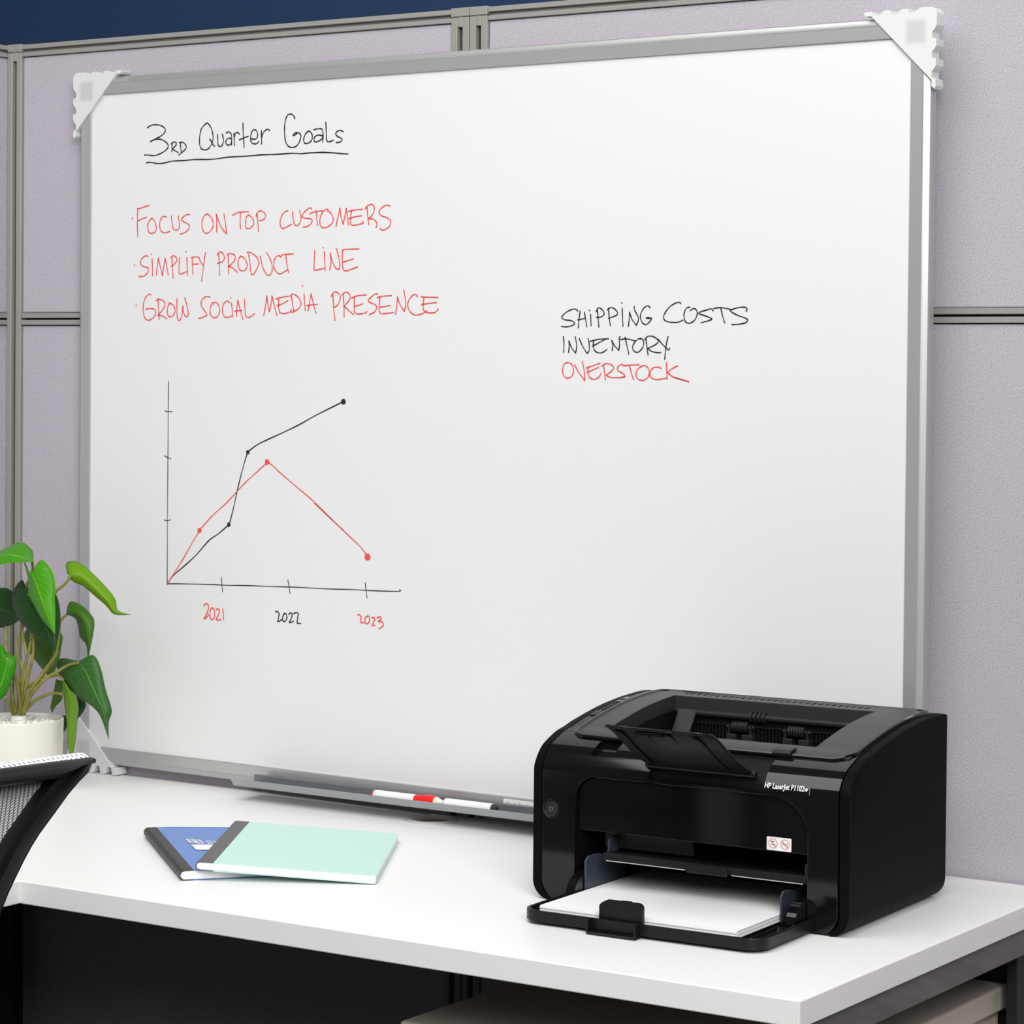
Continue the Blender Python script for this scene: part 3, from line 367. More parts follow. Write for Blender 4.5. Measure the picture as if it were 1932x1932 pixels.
def rails(parent, a, b, along='x', face=-.003, back=.053, sgn=1):
    def bx(bm, lo, hi, z0, z1):
        if along == 'x': box(bm, a, b, lo, hi, z0, z1)
        else: box(bm, -hi + OFFX, -lo + OFFX, a, b, z0, z1)
    bm = B(); bx(bm, face, back, TOP - .0062, TOP); bx(bm, face + .006, back - .006, TOP - .0105, TOP - .0062); bx(bm, face, back, TOP - .0162, TOP - .0105)
    emit('top_rail', bm, 'taupe', parent, .0006, 1)
    for z0, z1 in ((MID0, MID0 + .0068), (MID0 + .0094, MID1)):
        bm = B(); bx(bm, face, back, z0, z1); emit('middle_rail', bm, 'taupe', parent, .0006, 1)
    bm = B(); bx(bm, face + .012, back - .012, MID0 + .0068, MID0 + .0094); emit('rail_gap', bm, 'groove', parent)
    bm = B(); bx(bm, face, back, 0, .10); emit('base_rail', bm, 'taupe', parent, .0006, 1)
    for z0, z1 in ((MID1 + .0004, TOP - .0166), (.1004, MID0 - .0008)):
        bm = B(); bx(bm, 0, .05, z0, z1); emit('fabric_tile', bm, 'fabric' if along == 'x' else 'fabric2', parent, .002, 2)
OFFX = -.0145
p = thing('cubicle_partition', 'lilac fabric cubicle partition behind left half of whiteboard', 'partition', (.37, 0, 0), group='cubicle partitions')
def shift_children(p):
    for c in p.children: c.location = -p.location
post(.7246, 'end_post', p); rails(p, .0125, .7244); shift_children(p)
p = thing('cubicle_partition', 'lilac fabric cubicle partition behind the printer and right half of whiteboard', 'partition', (1.4, 0, 0), group='cubicle partitions')
post(.7517, 'end_post', p); rails(p, .7776, 2.25); shift_children(p)
p = thing('cubicle_partition', 'side cubicle partition turned toward viewer at far left edge of photo', 'partition', (OFFX, -.8, 0), group='cubicle partitions')
rails(p, -1.7, .052, 'y'); shift_children(p)
p = thing('partition_post', 'grey grooved corner post where the two left partitions meet', 'post', (0, .025, 0))
post(-.0137, 'grooved_post', p); shift_children(p)

# black louvred plate under the desk end
p = thing('louvred_panel', 'black slotted metal panel on partition behind the cream pedestal', 'panel', (1.39, -.004, .2))
bm = B(); box(bm, -.085, .083, -.008, 0, 0, .48); emit('plate', bm, 'black_metal', p, .001, 1)
for i in range(9):
    bm = B(); z = .40 + i * .009; prism(bm, [(-.0125, z), (-.008, z + .004), (-.008, z)], 'x', -.06, .055); emit('louvre', bm, 'black_metal', p)

# ------------------------------------------------------------------ desk
DZ = .74
desk = thing('corner_desk', 'white laminate corner desk along both partitions', 'desk', (.8, -.3, 0))
dl = -desk.location
GX, GY, GR = .738, -.0495, .0305
hole = [(GX + (GR - .003) * math.cos(a), GY + (GR - .003) * math.sin(a)) for a in [2 * math.pi * k / 40 for k in range(40)]]
def worktop(bm, z0, z1):
    outer = [(-.0135, -.0062), (-.0135, -1.9), (.6046, -1.9), (.6046, -.6138), (1.5205, -.6067), (1.5205, -.0055)]
    for z in (z0, z1):
        vo = [bm.verts.new((x, y, z)) for x, y in outer]; vh = [bm.verts.new((x, y, z)) for x, y in hole]
        es = [bm.edges.new((vs[i], vs[(i + 1) % len(vs)])) for vs in (vo, vh) for i in range(len(vs))]
        bmesh.ops.triangle_fill(bm, use_beauty=True, edges=es)
        if z == z0: lo = vo, vh
        else:
            for a, b in zip(lo, (vo, vh)):
                for i in range(len(a)): bm.faces.new((a[i], a[(i + 1) % len(a)], b[(i + 1) % len(a)], b[i]))
bm = B(); worktop(bm, DZ - .0243, DZ)
for f in [f for f in bm.faces if f.calc_area() < 1e-9]: bm.faces.remove(f)
emit('worktop', bm, 'laminate', desk, .0012, 2, loc=dl)
bm = B(); box(bm, 1.5206, 1.5212, -.6067, -.0055, DZ - .0240, DZ - .0012); emit('edge_band', bm, 'edge', desk, loc=dl)
bm = B(); box(bm, 1.492, 1.514, -.585, -.012, DZ - .0553, DZ - .0245); emit('apron', bm, 'apron', desk, .0012, 1, loc=dl)
for x0, x1, y0, y1 in ((.02, .05, -1.86, -1.83), (.53, .56, -1.86, -1.83), (.02, .05, -.06, -.03)):
    bm = B(); box(bm, x0, x1, y0, y1, 0, DZ - .0245); emit('leg', bm, 'black_metal', desk, .002, 1, loc=dl)
bm = B(); box(bm, 1.478, 1.490, -.05, -.012, 0, DZ - .0245); emit('leg', bm, 'black_metal', desk, .001, 1, loc=dl)
bm = B(); lathe(bm, [(GR - .0062, DZ - .02), (GR - .0060, DZ + .0012), (GR - .0045, DZ + .0024), (GR - .0005, DZ + .0024), (GR + .0018, DZ + .0006), (GR + .0018, DZ + .0001)], 48, GX, GY)
gr = emit('cable_grommet', bm, 'chrome', desk, smooth=True, loc=dl)
bm = B(); lathe(bm, [(0.0001, DZ - .003), (GR - .0061, DZ - .003)], 40, GX, GY); emit('grommet_floor', bm, 'brown', gr)

# ------------------------------------------------------------------ pedestal under the desk
ped = thing('drawer_pedestal', 'cream metal drawer pedestal standing under right end of desk', 'cabinet', (1.25, -.268, 0))
pl = -ped.location
bm = B(); box(bm, 1.033, 1.467, -.522, -.016, .609, .635); emit('top', bm, 'cream', ped, .003, 2, loc=pl)
bm = B(); box(bm, 1.043, 1.459, -.50, -.024, .03, .6085); emit('body', bm, 'cream', ped, .002, 2, loc=pl)
for z0, z1 in ((.04, .315), (.32, .455), (.46, .595)):
    bm = B(); box(bm, 1.046, 1.456, -.518, -.5005, z0, z1); dr = emit('drawer', bm, 'cream', ped, .002, 2, loc=pl)
    bm = B(); box(bm, 1.20, 1.30, -.526, -.518, z1 - .03, z1 - .022); emit('handle', bm, 'taupe', dr, .001, 1)
for x in (1.07, 1.43):
    for y in (-.47, -.05):
        bm = B(); box(bm, x - .012, x + .012, y - .012, y + .012, 0, .03); emit('foot', bm, 'black_plastic', ped, .002, 1, loc=pl)

# ------------------------------------------------------------------ whiteboard
bd = BOARD; HW, HH = bd['w'] / 2, bd['h'] / 2
zb = bd['z'] - HH - .0225
wb = thing('whiteboard', 'large white magnetic dry erase board with aluminium frame standing on desk', 'whiteboard', (bd['x'], -.03, bd['z']), bd['rz'])
bm = B(); box(bm, -HW - .012, HW + .012, 0, .011, -HH - .012, HH + .012); emit('writing_surface', bm, 'board', wb)
prof = [(-.0004, .0004), (-.0004, -.0022), (.0006, -.0028), (.0135, -.0028), (.0146, -.0034), (.0152, -.0028), (.0168, -.0016), (.0185, -.0006), (.0212, .0008), (.0225, .003), (.0225, .0125), (.016, .0125), (.012, .0004)]
bm = B(); rings = []
for sx, sz in ((-1, -1), (1, -1), (1, 1), (-1, 1)):
    rings.append([bm.verts.new((sx * (HW + a), y, sz * (HH + a))) for a, y in prof])
for i in range(4):
    a, b = rings[i], rings[(i + 1) % 4]
    for k in range(len(prof)): bm.faces.new((a[k], a[(k + 1) % len(prof)], b[(k + 1) % len(prof)], b[k]))
emit('frame', bm, 'alu', wb)
# corner caps
def cap_outline(r):
    e = -.0024
    side = [(.0700, e), (.0765, e), (.0795, r + .0020), (.0760, r + .0003), (.0690, r + .0008), (.0670, e), (.0610, e), (.0575, r + .0022), (.0545, r + .0003), (.0475, r + .0003), (.0462, e), (.0400, e), (.0365, r + .0022), (.0335, r + .0003), (.0265, r + .0003), (.0250, e), (.0190, e), (.0155, r + .0022), (.0115, r)]
    other = [(b, a) for a, b in side][::-1]
    return side + arc(r + .0085, r + .0085, .0085, 262, 188, 6) + other
for sx, sz in ((-1, 1), (1, 1), (-1, -1), (1, -1)):
    bm = B(); prism(bm, cap_outline(-.0078 if sz > 0 else -.0130), 'y', -.0050, .0132)
    o = emit('corner_cap', bm, 'cap', wb, .0006, 2)
    o.location = (sx * (HW + .0225), 0, sz * (HH + .0225)); o.scale = (-sx, 1, -sz)
# pen strokes: flat ribbons of ink on the surface
def ribbon(bm, pts, wd, y):
    pts = smooth_curve([(a, 0, b) for a, b in pts], 4)
    if len(pts) < 2: return
    n = len(pts); L = []; R = []
    for i, p in enumerate(pts):
        t = (pts[min(i + 1, n - 1)] - pts[max(i - 1, 0)]); t = t.normalized() if t.length > 1e-9 else Vector((1, 0, 0))
        nn = Vector((-t.z, 0, t.x)) * wd * (.92 + .16 * math.sin(i * .9))
        L.append(bm.verts.new((p.x + nn.x, y, p.z + nn.z))); R.append(bm.verts.new((p.x - nn.x, y, p.z - nn.z)))
    for i in range(n - 1): bm.faces.new((L[i], L[i + 1], R[i + 1], R[i]))
    for p in (pts[0], pts[-1]): disc(bm, p.x, p.z, wd, y - .00001, 8)
def disc(bm, x, z, r, y, n=16, wob=0):
    bm.faces.new([bm.verts.new((x + r * (1 + wob * math.sin(3 * k)) * math.cos(2 * math.pi * k / n), y, z + r * (1 + wob * math.cos(2 * k)) * math.sin(2 * math.pi * k / n))) for k in range(n)])
chart = None
for i, (nm, (c, wd, st)) in enumerate(INK.items()):
    yy = -.0003 - .00001 * (i % 7)
    strokes = [[tuple(int(v) * 1e-4 for v in q.split(',')) for q in s.split()] for s in st.split(';')]
    if nm.startswith('bullet'):      # word by word
        words = []; strokes.sort(key=lambda p: min(q[0] for q in p))
        for p in strokes:
            lo, hi = min(q[0] for q in p), max(q[0] for q in p)
            if words and lo - words[-1][1] < .0098: words[-1][0].append(p); words[-1][1] = max(words[-1][1], hi)
            else: words.append([[p], hi])
        for wl, _ in words:
            bm = B()
            for p in wl: ribbon(bm, p, wd * .00066, yy)
            emit('handwritten_word', bm, 'ink_' + c, wb)['label'] = 'word of the bullet list handwritten in red'
        continue
    bm = B()
    for p in strokes: ribbon(bm, p, wd * .00066, yy)
    if nm.startswith('chart_line'):
        for x, z, r in DOTS[c]: disc(bm, x, z, r * .95, yy - .00002, 18, .12)
    o = emit(nm.split('.')[0], bm, 'ink_' + c, wb)
    if c == 'r': o['label'] = {'note_line': 'word handwritten in red', 'chart_line': 'red line of the chart', 'year_label': 'year handwritten in red'}[nm.split('.')[0]]
# marker tray hung on the lower frame (built square to the room: undo the board's turn)
tr = emit('marker_tray', (lambda bm: (prism(bm, [(-.0835, .7602), (-.0825, .7592), (-.0365, .7575), (-.0365, .7590), (-.0818, .7606), (-.0886, .7692), (-.0896, .7686)], 'x', .4575, 1.06), bm)[1])(B()), 'lip', wb, .0002, 1)
bm = B(); prism(bm, [(-.0436, .7592), (-.0436, .7676), (-.0422, .7682), (-.0370, .7682), (-.0370, .7592)], 'x', .4585, 1.055)
tb = emit('tray_back', bm, 'alu_shaded', wb, .001, 2)
for o in (tr, tb):
    o.matrix_parent_inverse = (Matrix.Translation(wb.location) @ Matrix.Rotation(bd['rz'], 4, 'Z')).inverted()
bm = B(); prism(bm, rrect(.0785, .1420, -.4455, -.4362, .0012, 3), 'y', -.0036, -.0027); st = emit('frame_sticker', bm, 'white_plastic', wb)
text_mesh('sticker_lettering', 'Mind Reader', .0068, 'grey_print', st, Matrix.Translation((.0815, -.0037, -.4433)) @ FRONT, .00004, 0, 1.12)

# ------------------------------------------------------------------ markers in the tray
def marker(name, label, x0, x1, kind, grp):
    t = thing(name, label, 'marker', (x0, -.066, .7595 + .0062), 0, grp)
    L = x1 - x0; r = .0060
    def part(nm, prof, m):
        bm = B(); rg = lathe(bm, [(rr, zz) for zz, rr in prof], 24)
        bm.faces.new(rg[0][::-1]); bm.faces.new(rg[-1])
        for v in bm.verts: v.co = Vector((v.co.z, v.co.y, v.co.x))
        return emit(nm, bm, m, t, smooth=False, bevel=.0004, seg=1)
    if kind == 'r':
        part('end_plug', [(0, .0042), (.004, .0056)], 'red_plastic')
        part('barrel', [(.004, .0058), (.006, r), (L * .60, r)], 'white_plastic')
        part('collar', [(L * .60, .0058), (L * .715, .0058)], 'red_plastic')
        part('grip', [(L * .715, .0072), (L * .875, .0072)], 'red_plastic')
        part('nib_holder', [(L * .875, .0062), (L * .90, .0058), (L * .985, .0022)], 'cream_tip')
        part('nib', [(L * .985, .0016), (L, .0010)], 'black_plastic')
    else:
        part('barrel', [(0, .0054), (.002, r), (L - .007, r)], 'white_plastic')
        part('end_plug', [(L - .007, .0058), (L - .002, .0050), (L, .0030)], 'black_plastic')
    return t
marker('dry_erase_marker', 'white marker with red grip and plug lying in aluminium tray', .6615, .7680, 'r', 'markers in the tray')
marker('dry_erase_marker', 'white marker with black end plug lying in tray beside printer', .7690, .8440, 'k', 'markers in the tray')

# ------------------------------------------------------------------ notebooks
def notebook(name, label, loc, rz, tilt, W, L, T, cover, tape, spine_w, TE):
    """local: x across (spine at 0), y along the spine, z up"""
    t = thing(name, label, 'notebook', loc, rz, 'notebooks on the desk'); t.rotation_euler = (0, tilt, rz)
    r = T * .48
    def prof(off, x1):      # folded cover: round at the spine
        o = arc(r, T / 2, T / 2 + off, 270, 90, 10)
        return o
    def top(x): return T if x < .03 else T + (TE - T) * (x - .03) / (W - .03)
    bm = B(); pg = arc(r, T / 2, T / 2 - .0009, 270, 90, 8); prism(bm, [(W - .001, .0007)] + pg + [(.03, T - .0007), (W - .001, TE - .0007)], 'y', .0006, L - .0006)
    emit('pages', bm, 'paper', t)
    bm = B(); o = T / 2
    prism(bm, [(spine_w, -.00025)] + arc(r, o, o + .00025, 270, 90, 10) + [(spine_w, T + .00025), (spine_w, T - .0006)] + arc(r, o, o - .0007, 90, 270, 10) + [(spine_w, .0006)], 'y', 0, L)
    emit('spine_tape', bm, tape, t, smooth=True)
    bm = B(); c = .006; outl = [(spine_w, 0)] + arc(W - c, c, c, 270, 360, 5) + arc(W - c, L - c, c, 0, 90, 5) + [(spine_w, L)]
    prism(bm, outl, 'z', 0, .0006)
    k0 = len(bm.verts); ins = [(.03, 0)]
    prism(bm, [(spine_w, 0), (.03, 0)] + outl[1:-1] + [(.03, L), (spine_w, L)], 'z', 10, 10.0006)
    for v in bm.verts:
        if v.co.z > 5: v.co.z = top(v.co.x) - .0006 + (v.co.z - 10)
    cv = emit('cover', bm, cover, t)
    return t, cv, top
nb1, cv1, top1 = notebook('composition_notebook', 'blue notebook with black spine lying under the mint notebook', (.7415, -.5160, DZ + .0004), math.radians(49.5), 0, .192, .268, .0105, 'nb_blue', 'tape', .0145, .0030)
nb2, cv2, top2 = notebook('composition_notebook', 'mint green notebook with grey spine lying on top of the blue notebook', (.7560, -.5080, DZ + .0122), math.radians(30.5), math.radians(3.45), .192, .252, .0092, 'nb_mint', 'tape2', .0185, .0092)
def lay(o):      # lay print on the sloping cover
    for v in o.data.vertices: v.co.z += top1(v.co.x) + .0001
    return o
bm = B(); prism(bm, rrect(.0360, .098, .1180, .1500, .002, 3), 'z', 0, .0001); lay(emit('title_box', bm, 'paper', cv1))
def frame_rect(bm, x0, x1, y0, y1, w, z=0):
    box(bm, x0, x1, y0, y0 + w, z, z + .0001); box(bm, x0, x1, y1 - w, y1, z, z + .0001); box(bm, x0, x0 + w, y0 + w, y1 - w, z, z + .0001); box(bm, x1 - w, x1, y0 + w, y1 - w, z, z + .0001)
bm = B(); frame_rect(bm, .0355, .0440, .1600, .1850, .0016); frame_rect(bm, .0432, .0512, .1570, .1815, .0016)
for k, (a, b, c, d) in enumerate(((.0380, .0392, .166, .179), (.0400, .0422, .164, .168), (.0405, .0415, .170, .180), (.0452, .0462, .162, .176), (.0470, .0480, .160, .170), (.0470, .0495, .173, .176))): box(bm, a, b, c, d, 0, .0001)
lay(emit('logo_print', bm, 'text_white', cv1))
lay(text_mesh('cover_lettering', 'Com', .0125, 'text_white', cv1, Matrix.Translation((.0552, .1650, .0001)), .00004, .0003, 1.0))
lay(text_mesh('cover_lettering', 'Cah', .0085, 'text_white', cv1, Matrix.Translation((.0556, .1545, .0001)), .00004, .0002, 1.1))

# ------------------------------------------------------------------ printer
PR = thing('laser_printer', 'black laser printer with open paper tray on right end of desk', 'printer', (1.0915, -.3705, DZ + .0003), math.radians(2))
W, D = .3535, .243
PROF = [(.0, .134), (.0006, .139), (.0032, .144), (.0066, .149), (.0105, .153), (.0152, .1568), (.021, .1598), (.0274, .1626), (.043, .1682), (.0588, .1713), (.075, .1752), (.0931, .1786), (.115, .1825), (.1401, .1862), (.160, .1883), (.18, .1900), (.205, .1912), (.225, .1916), (.243, .1905)]
PROF = [(p.x, p.y) for p in smooth_curve([(y, z, 0) for y, z in PROF], 4)]
PROF = [PROF[0]] + [q for q, q0 in zip(PROF[1:], PROF) if q[0] > q0[0] + 1e-5]
def pz(y):
    for (a, b), (c, d) in zip(PROF, PROF[1:]):
        if y <= c: return b + (d - b) * (y - a) / (c - a)
    return PROF[-1][1]
def pnorm(y):
    e = .002; t = Vector((2 * e, pz(min(y + e, D)) - pz(max(y - e, 0)))).normalized(); return Vector((-t.y, t.x))
def sub(y0, y1):
    return [(y0, pz(y0))] + [q for q in PROF if y0 + .0008 < q[0] < y1 - .0008] + [(y1, pz(y1))]
def band(y0, y1, th, lift=0):
    top = [(y, z + lift) for y, z in sub(y0, y1)]
    return top + [(y, z - th) for y, z in reversed(top)]
# side panels
for x0, x1, out in ((0, .0095, -1), (W - .0105, W, 1)):
    bm = B(); xo, xi = (x0, x1) if out < 0 else (x1, x0); R = .020; n = 9
    ys = [y for y, z in PROF]
    cols = []
    for y in ys:
        zt = pz(y)
        cx, cz = xo - out * R, R
        an = [math.radians(90 * k / n) for k in range(n + 1)]
        foot = [(cx + out * R * math.sin(a), y, cz - R * math.cos(a)) for a in an]
        inn = [(cx + out * (R - .0035 - .006 * math.sin(a)) * math.sin(a), y, cz - (R - .0035 - .006 * math.sin(a)) * math.cos(a)) for a in an]
        col = foot + [(xo, y, zt * .6), (xo, y, zt - .0025), (xo - out * .0008, y, zt - .0007), (xo - out * .0026, y, zt), (xi, y, zt)] + inn[::-1]
        cols.append([bm.verts.new(c) for c in col])
    for a, b in zip(cols, cols[1:]):
        for k in range(len(a)): bm.faces.new((a[k], a[(k + 1) % len(a)], b[(k + 1) % len(a)], b[k]))
    for c in (cols[0], cols[-1]):
        for ia, ib, ic in tessellate_polygon([[Vector((v.co.x, v.co.z, 0)) for v in c]]): bm.faces.new((c[ia], c[ib], c[ic]))
    emit('side_panel', bm, 'side', PR, .0008, 2, smooth=True)
# front: glossy frame with the arched paper bay
x0, x1 = .0108, W - .0122
AL, AR, AT = .0495, .3093, .1302
bm = B()
legb = .0016
left_foot = [(.0215, legb)] + arc(.0295, .020, .0187, 232, 180, 5)
pts = [(AL, legb), (.0215, legb), (.0212, .0040)] + [(.0200 - .0094 * math.sin(a), .0200 - (.0162 - .0068 * math.sin(a)) * math.cos(a)) for a in [math.radians(90 * k / 8) for k in range(9)]] + [(x0, .134), (x1, .134)] + [(W - .0200 + .0084 * math.sin(a), .0200 - (.0162 - .0068 * math.sin(a)) * math.cos(a)) for a in [math.radians(90 * k / 8) for k in range(8, -1, -1)]] + [(W - .0212, .0040), (W - .0215, legb), (AR, legb)]
pts += [(AR, AT - .036)] + arc(AR - .040, AT - .036, .040, 6, 90, 10, .036) + arc(AL + .022, AT - .022, .022, 90, 180, 8)
prism(bm, pts, 'y', 0, .0045)
fr = emit('front_frame', bm, 'gloss', PR, .0009, 2)
bm = B()
def curved(bm, xa, xb, dent=None):
    top = [(0.0, .1341)] + sub(.0006, .0425)
    if dent:
        top = [(y + dent[2] * (1 if dent[0] < z < dent[1] else 0), z - dent[2] * .6 * (1 if dent[0] < z < dent[1] else 0)) for y, z in top]
    lo = [(y + .010, z - .007) for y, z in reversed(top)]
    prism(bm, top + lo, 'x', xa, xb)
curved(bm, x0, .0625); curved(bm, .0625, .0885, (.1520, .1640, .006)); curved(bm, .0885, .134)
bmr = B(); curved(bmr, .262, x1); emit('front_cover', bmr, 'gloss', PR, smooth=True)
emit('front_cover', bm, 'gloss', PR, smooth=True)
bm = B(); prism(bm, [(.0040, .1341), (.0048, .1400), (.0080, .1460), (.0125, .1520), (.0185, .1570), (.0300, .1610), (.0425, .1655), (.0425, .1560), (.0140, .1341)], 'x', .1342, .2618); emit('catch_recess', bm, 'dark', PR)
# top cover in matte black, with the output bin cut in
BX0, BX1, BY0, BY1 = .0560, .2905, .0585, .2020
bm = B()
prism(bm, band(.0432, D - .001, .018), 'x', x0, .0235); prism(bm, band(.0432, D - .001, .018), 'x', .3385, x1)
prism(bm, band(.2345, D - .001, .018), 'x', .0235, .3385)
emit('top_cover', bm, 'satin', PR, .0005, 1, smooth=True)
bm = B(); prism(bm, [(D - .006, .003), (D - .0005, .003), (D - .0005, pz(D) - .003), (D - .006, pz(D) - .003)], 'x', .0098, W - .0108); emit('rear_cover', bm, 'side', PR)
bm = B(); box(bm, .0250, W - .0250, .146, D - .0062, .0005, .0035); emit('base_plate', bm, 'side', PR)
for fx in (.035, W - .035):
    for fy in (.02, .21):
        bm = B(); box(bm, fx - .008, fx + .008, fy - .008, fy + .008, 0, .0030); emit('foot', bm, 'black_plastic', PR)
bm = B(); LIFT = .0014
prism(bm, band(.0370, BY1, .016, LIFT), 'x', .0262, BX0); prism(bm, band(.0370, BY1, .016, LIFT), 'x', BX1, .3358)
prism(bm, band(.0370, BY0, .010, LIFT), 'x', BX0, BX1)
emit('output_bin_rim', bm, 'matte', PR, .0006, 1, smooth=True)
bm = B()
prism(bm, band(BY1 + .0004, .2145, .016, LIFT), 'x', .0262, .3358); prism(bm, band(.2275, .2340, .016, LIFT), 'x', .0262, .3358)
prism(bm, band(.2145, .2275, .010, LIFT - .006), 'x', .0262, .3358)
prism(bm, band(.2145, .2275, .016, LIFT), 'x', .0262, .0600); prism(bm, band(.2145, .2275, .016, LIFT), 'x', .2795, .3358)
ns = 29
for i in range(ns):
    a = .0600 + (i + .42) * (.2195 / ns); b = .0600 + (i + 1) * (.2195 / ns)
    prism(bm, band(.2145, .2275, .006, LIFT), 'x', a, b)
emit('vent_strip', bm, 'matte', PR)
# bead round the bin lid
path = [(x, y) for x, y in (arc(.3375 - .022, .034 + .022, .022, 0, -90, 8)[::1] + arc(.0245 + .016, .034 + .016, .016, 270, 180, 8) + [(.0245, .10), (.0245, .16)] + arc(.0245 + .014, .236 - .014, .014, 180, 90, 6) + [(.18, .236)] + arc(.3375 - .014, .236 - .014, .014, 90, 0, 6) + [(.3375, .16), (.3375, .10)])]
dense = []
for i, (a, b) in enumerate(zip(path, path[1:] + path[:1])):
    k = max(1, int((Vector(a) - Vector(b)).length / .012))
    for j in range(k): dense.append((a[0] + (b[0] - a[0]) * j / k, a[1] + (b[1] - a[1]) * j / k))
bm = B(); tube(bm, [(x, y, pz(y) + .0008) for x, y in dense + dense[:1]], .0024, 10, False); emit('lid_bead', bm, 'gloss', PR, smooth=True)
# bin interior
bm = B()
fl = [(BY0, pz(BY0) - .004), (BY1 - .002, .132), (BY1 - .002, .128), (BY0, pz(BY0) - .010)]
prism(bm, fl, 'x', BX0, BX1); emit('bin_floor', bm, 'ribs', PR)
bm = B(); box(bm, BX0, BX1, BY1 + .0005, BY1 + .004, .128, pz(BY1) - .006)
for xx in (BX0 - .0025, BX1 + .0002): prism(bm, [(BY0, pz(BY0) - .012), (BY1, .128), (BY1, pz(BY1) - .002), (.15, pz(.15) - .002), (.10, pz(.10) - .002), (BY0, pz(BY0) - .002)], 'x', xx, xx + .0023)
emit('bin_wall', bm, 'dark', PR)
bm = B(); k = 0; xx = BX0 + .022
while xx < BX1 - .004:
    box(bm, xx, xx + .0013, BY1 - .0035, BY1 + .0005, .134, .166); xx += .0042
box(bm, BX0 + .02, BX1 - .004, BY1 - .0045, BY1, .1655, .1672)
emit('rib_row', bm, 'ribs', PR)
bm = B(); cyl(bm, (BX0 + .006, BY1 - .004, .1765), (BX1 - .006, BY1 - .004, .1765), .0034, seg=14)
for c in (.150, .155, .160, .165): cyl(bm, (c, BY1 - .004, .1765), (c + .002, BY1 - .004, .1765), .0058, seg=18)
emit('exit_shaft', bm, 'mid_grey', PR)
for cx in (.140, .206):
    bm = B(); cyl(bm, (cx - .016, BY1 - .0085, .1655), (cx + .016, BY1 - .0085, .1655), .0018, seg=10)
    for j in range(6): cyl(bm, (cx - .0085 + j * .003, BY1 - .0085, .1655), (cx - .0065 + j * .003, BY1 - .0085, .1655), .0058, seg=18)
    ro = emit('exit_roller', bm, 'mid_grey', PR)
    bm = B()
    for a in (-.0135, .0115): box(bm, cx + a, cx + a + .002, BY1 - .0125, BY1 - .002, .152, .1685)
    box(bm, cx - .0155, cx - .004, BY1 - .013, BY1 - .002, .150, .158); box(bm, cx + .003, cx + .0155, BY1 - .013, BY1 - .002, .150, .158); box(bm, cx - .015, cx + .015, BY1 - .0115, BY1 - .002, .142, .152)
    emit('roller_holder', bm, 'mid_grey', ro, .0006, 1)
for a, b in ((BX0 + .008, BX0 + .030), (BX1 - .030, BX1 - .008)):
    bm = B(); prism(bm, [(BY1 - .028, .150), (BY1 - .006, .180), (BY1 - .004, .179), (BY1 - .026, .149)], 'x', a, b); emit('paper_flap', bm, 'mid_grey', PR, .0008, 1)
# fold-out output catch
def catch(s):      # s 0 at hinge .. 1 at the free edge
    pts = [(.0020, .1490), (-.012, .1545), (-.030, .1640), (-.050, .1760), (-.070, .1890), (-.084, .1958), (-.100, .1985)]
    f = s * (len(pts) - 1); i = min(int(f), len(pts) - 2); t = f - i
    return Vector(pts[i]).lerp(Vector(pts[i + 1]), t)
bm = B(); cols = []; NS, NX = 18, 26; xa, xb = .1325, .2475
for i in range(NS + 1):
    row = []
    for j in range(NX + 1):
        u = j / NX; s = i / NS
        mx = 1.0
        if .30 < u < .62: mx = .955
        elif .24 < u <= .30 or .62 <= u < .66: mx = .975
        if u < .06: mx *= .985 - (.06 - u) * 1.2
        if u > .94: mx *= .985 - (u - .94) * 1.2
        p = catch(s * mx)
        sag = -.004 * math.sin(math.pi * u) * math.sin(math.pi * s)
        row.append(bm.verts.new((xa + (xb - xa) * u, p.x, p.y + sag)))
    cols.append(row)
for i in range(NS):
    for j in range(NX): bm.faces.new((cols[i][j], cols[i][j + 1], cols[i + 1][j + 1], cols[i + 1][j]))
o = emit('output_catch', bm, 'satin', PR, smooth=True)
sm = o.modifiers.new('solid', 'SOLIDIFY'); sm.thickness = .0026; sm.offset = 1
bm = B()
for u in (.12, .36, .60, .85):
    x = xa + (xb - xa) * u
    prism(bm, [tuple(catch(s / 10) - Vector((0, .0012))) for s in range(2, 10)] + [tuple(catch(s / 10) - Vector((0, .0034))) for s in range(9, 1, -1)], 'x', x - .001, x + .001)
x = xa + (xb - xa) * .3
pq = catch(.86); box(bm, x, x + .030, pq.x - .004, pq.x + .004, pq.y - .0045, pq.y - .001)
emit('catch_rib', bm, 'satin', o)
bm = B(); prism(bm, [(.0300, .1640), (.0290, .1680), (.0320, .1712), (.0420, .1728), (.0455, .1722), (.0400, .1660)], 'x', .2560, .2760); emit('hinge_clip', bm, 'satin', PR, .0008, 2)
bm = B(); cyl(bm, (.1300, .0030, .1485), (.2520, .0030, .1485), .0032, seg=14); emit('hinge_bar', bm, 'satin', o)
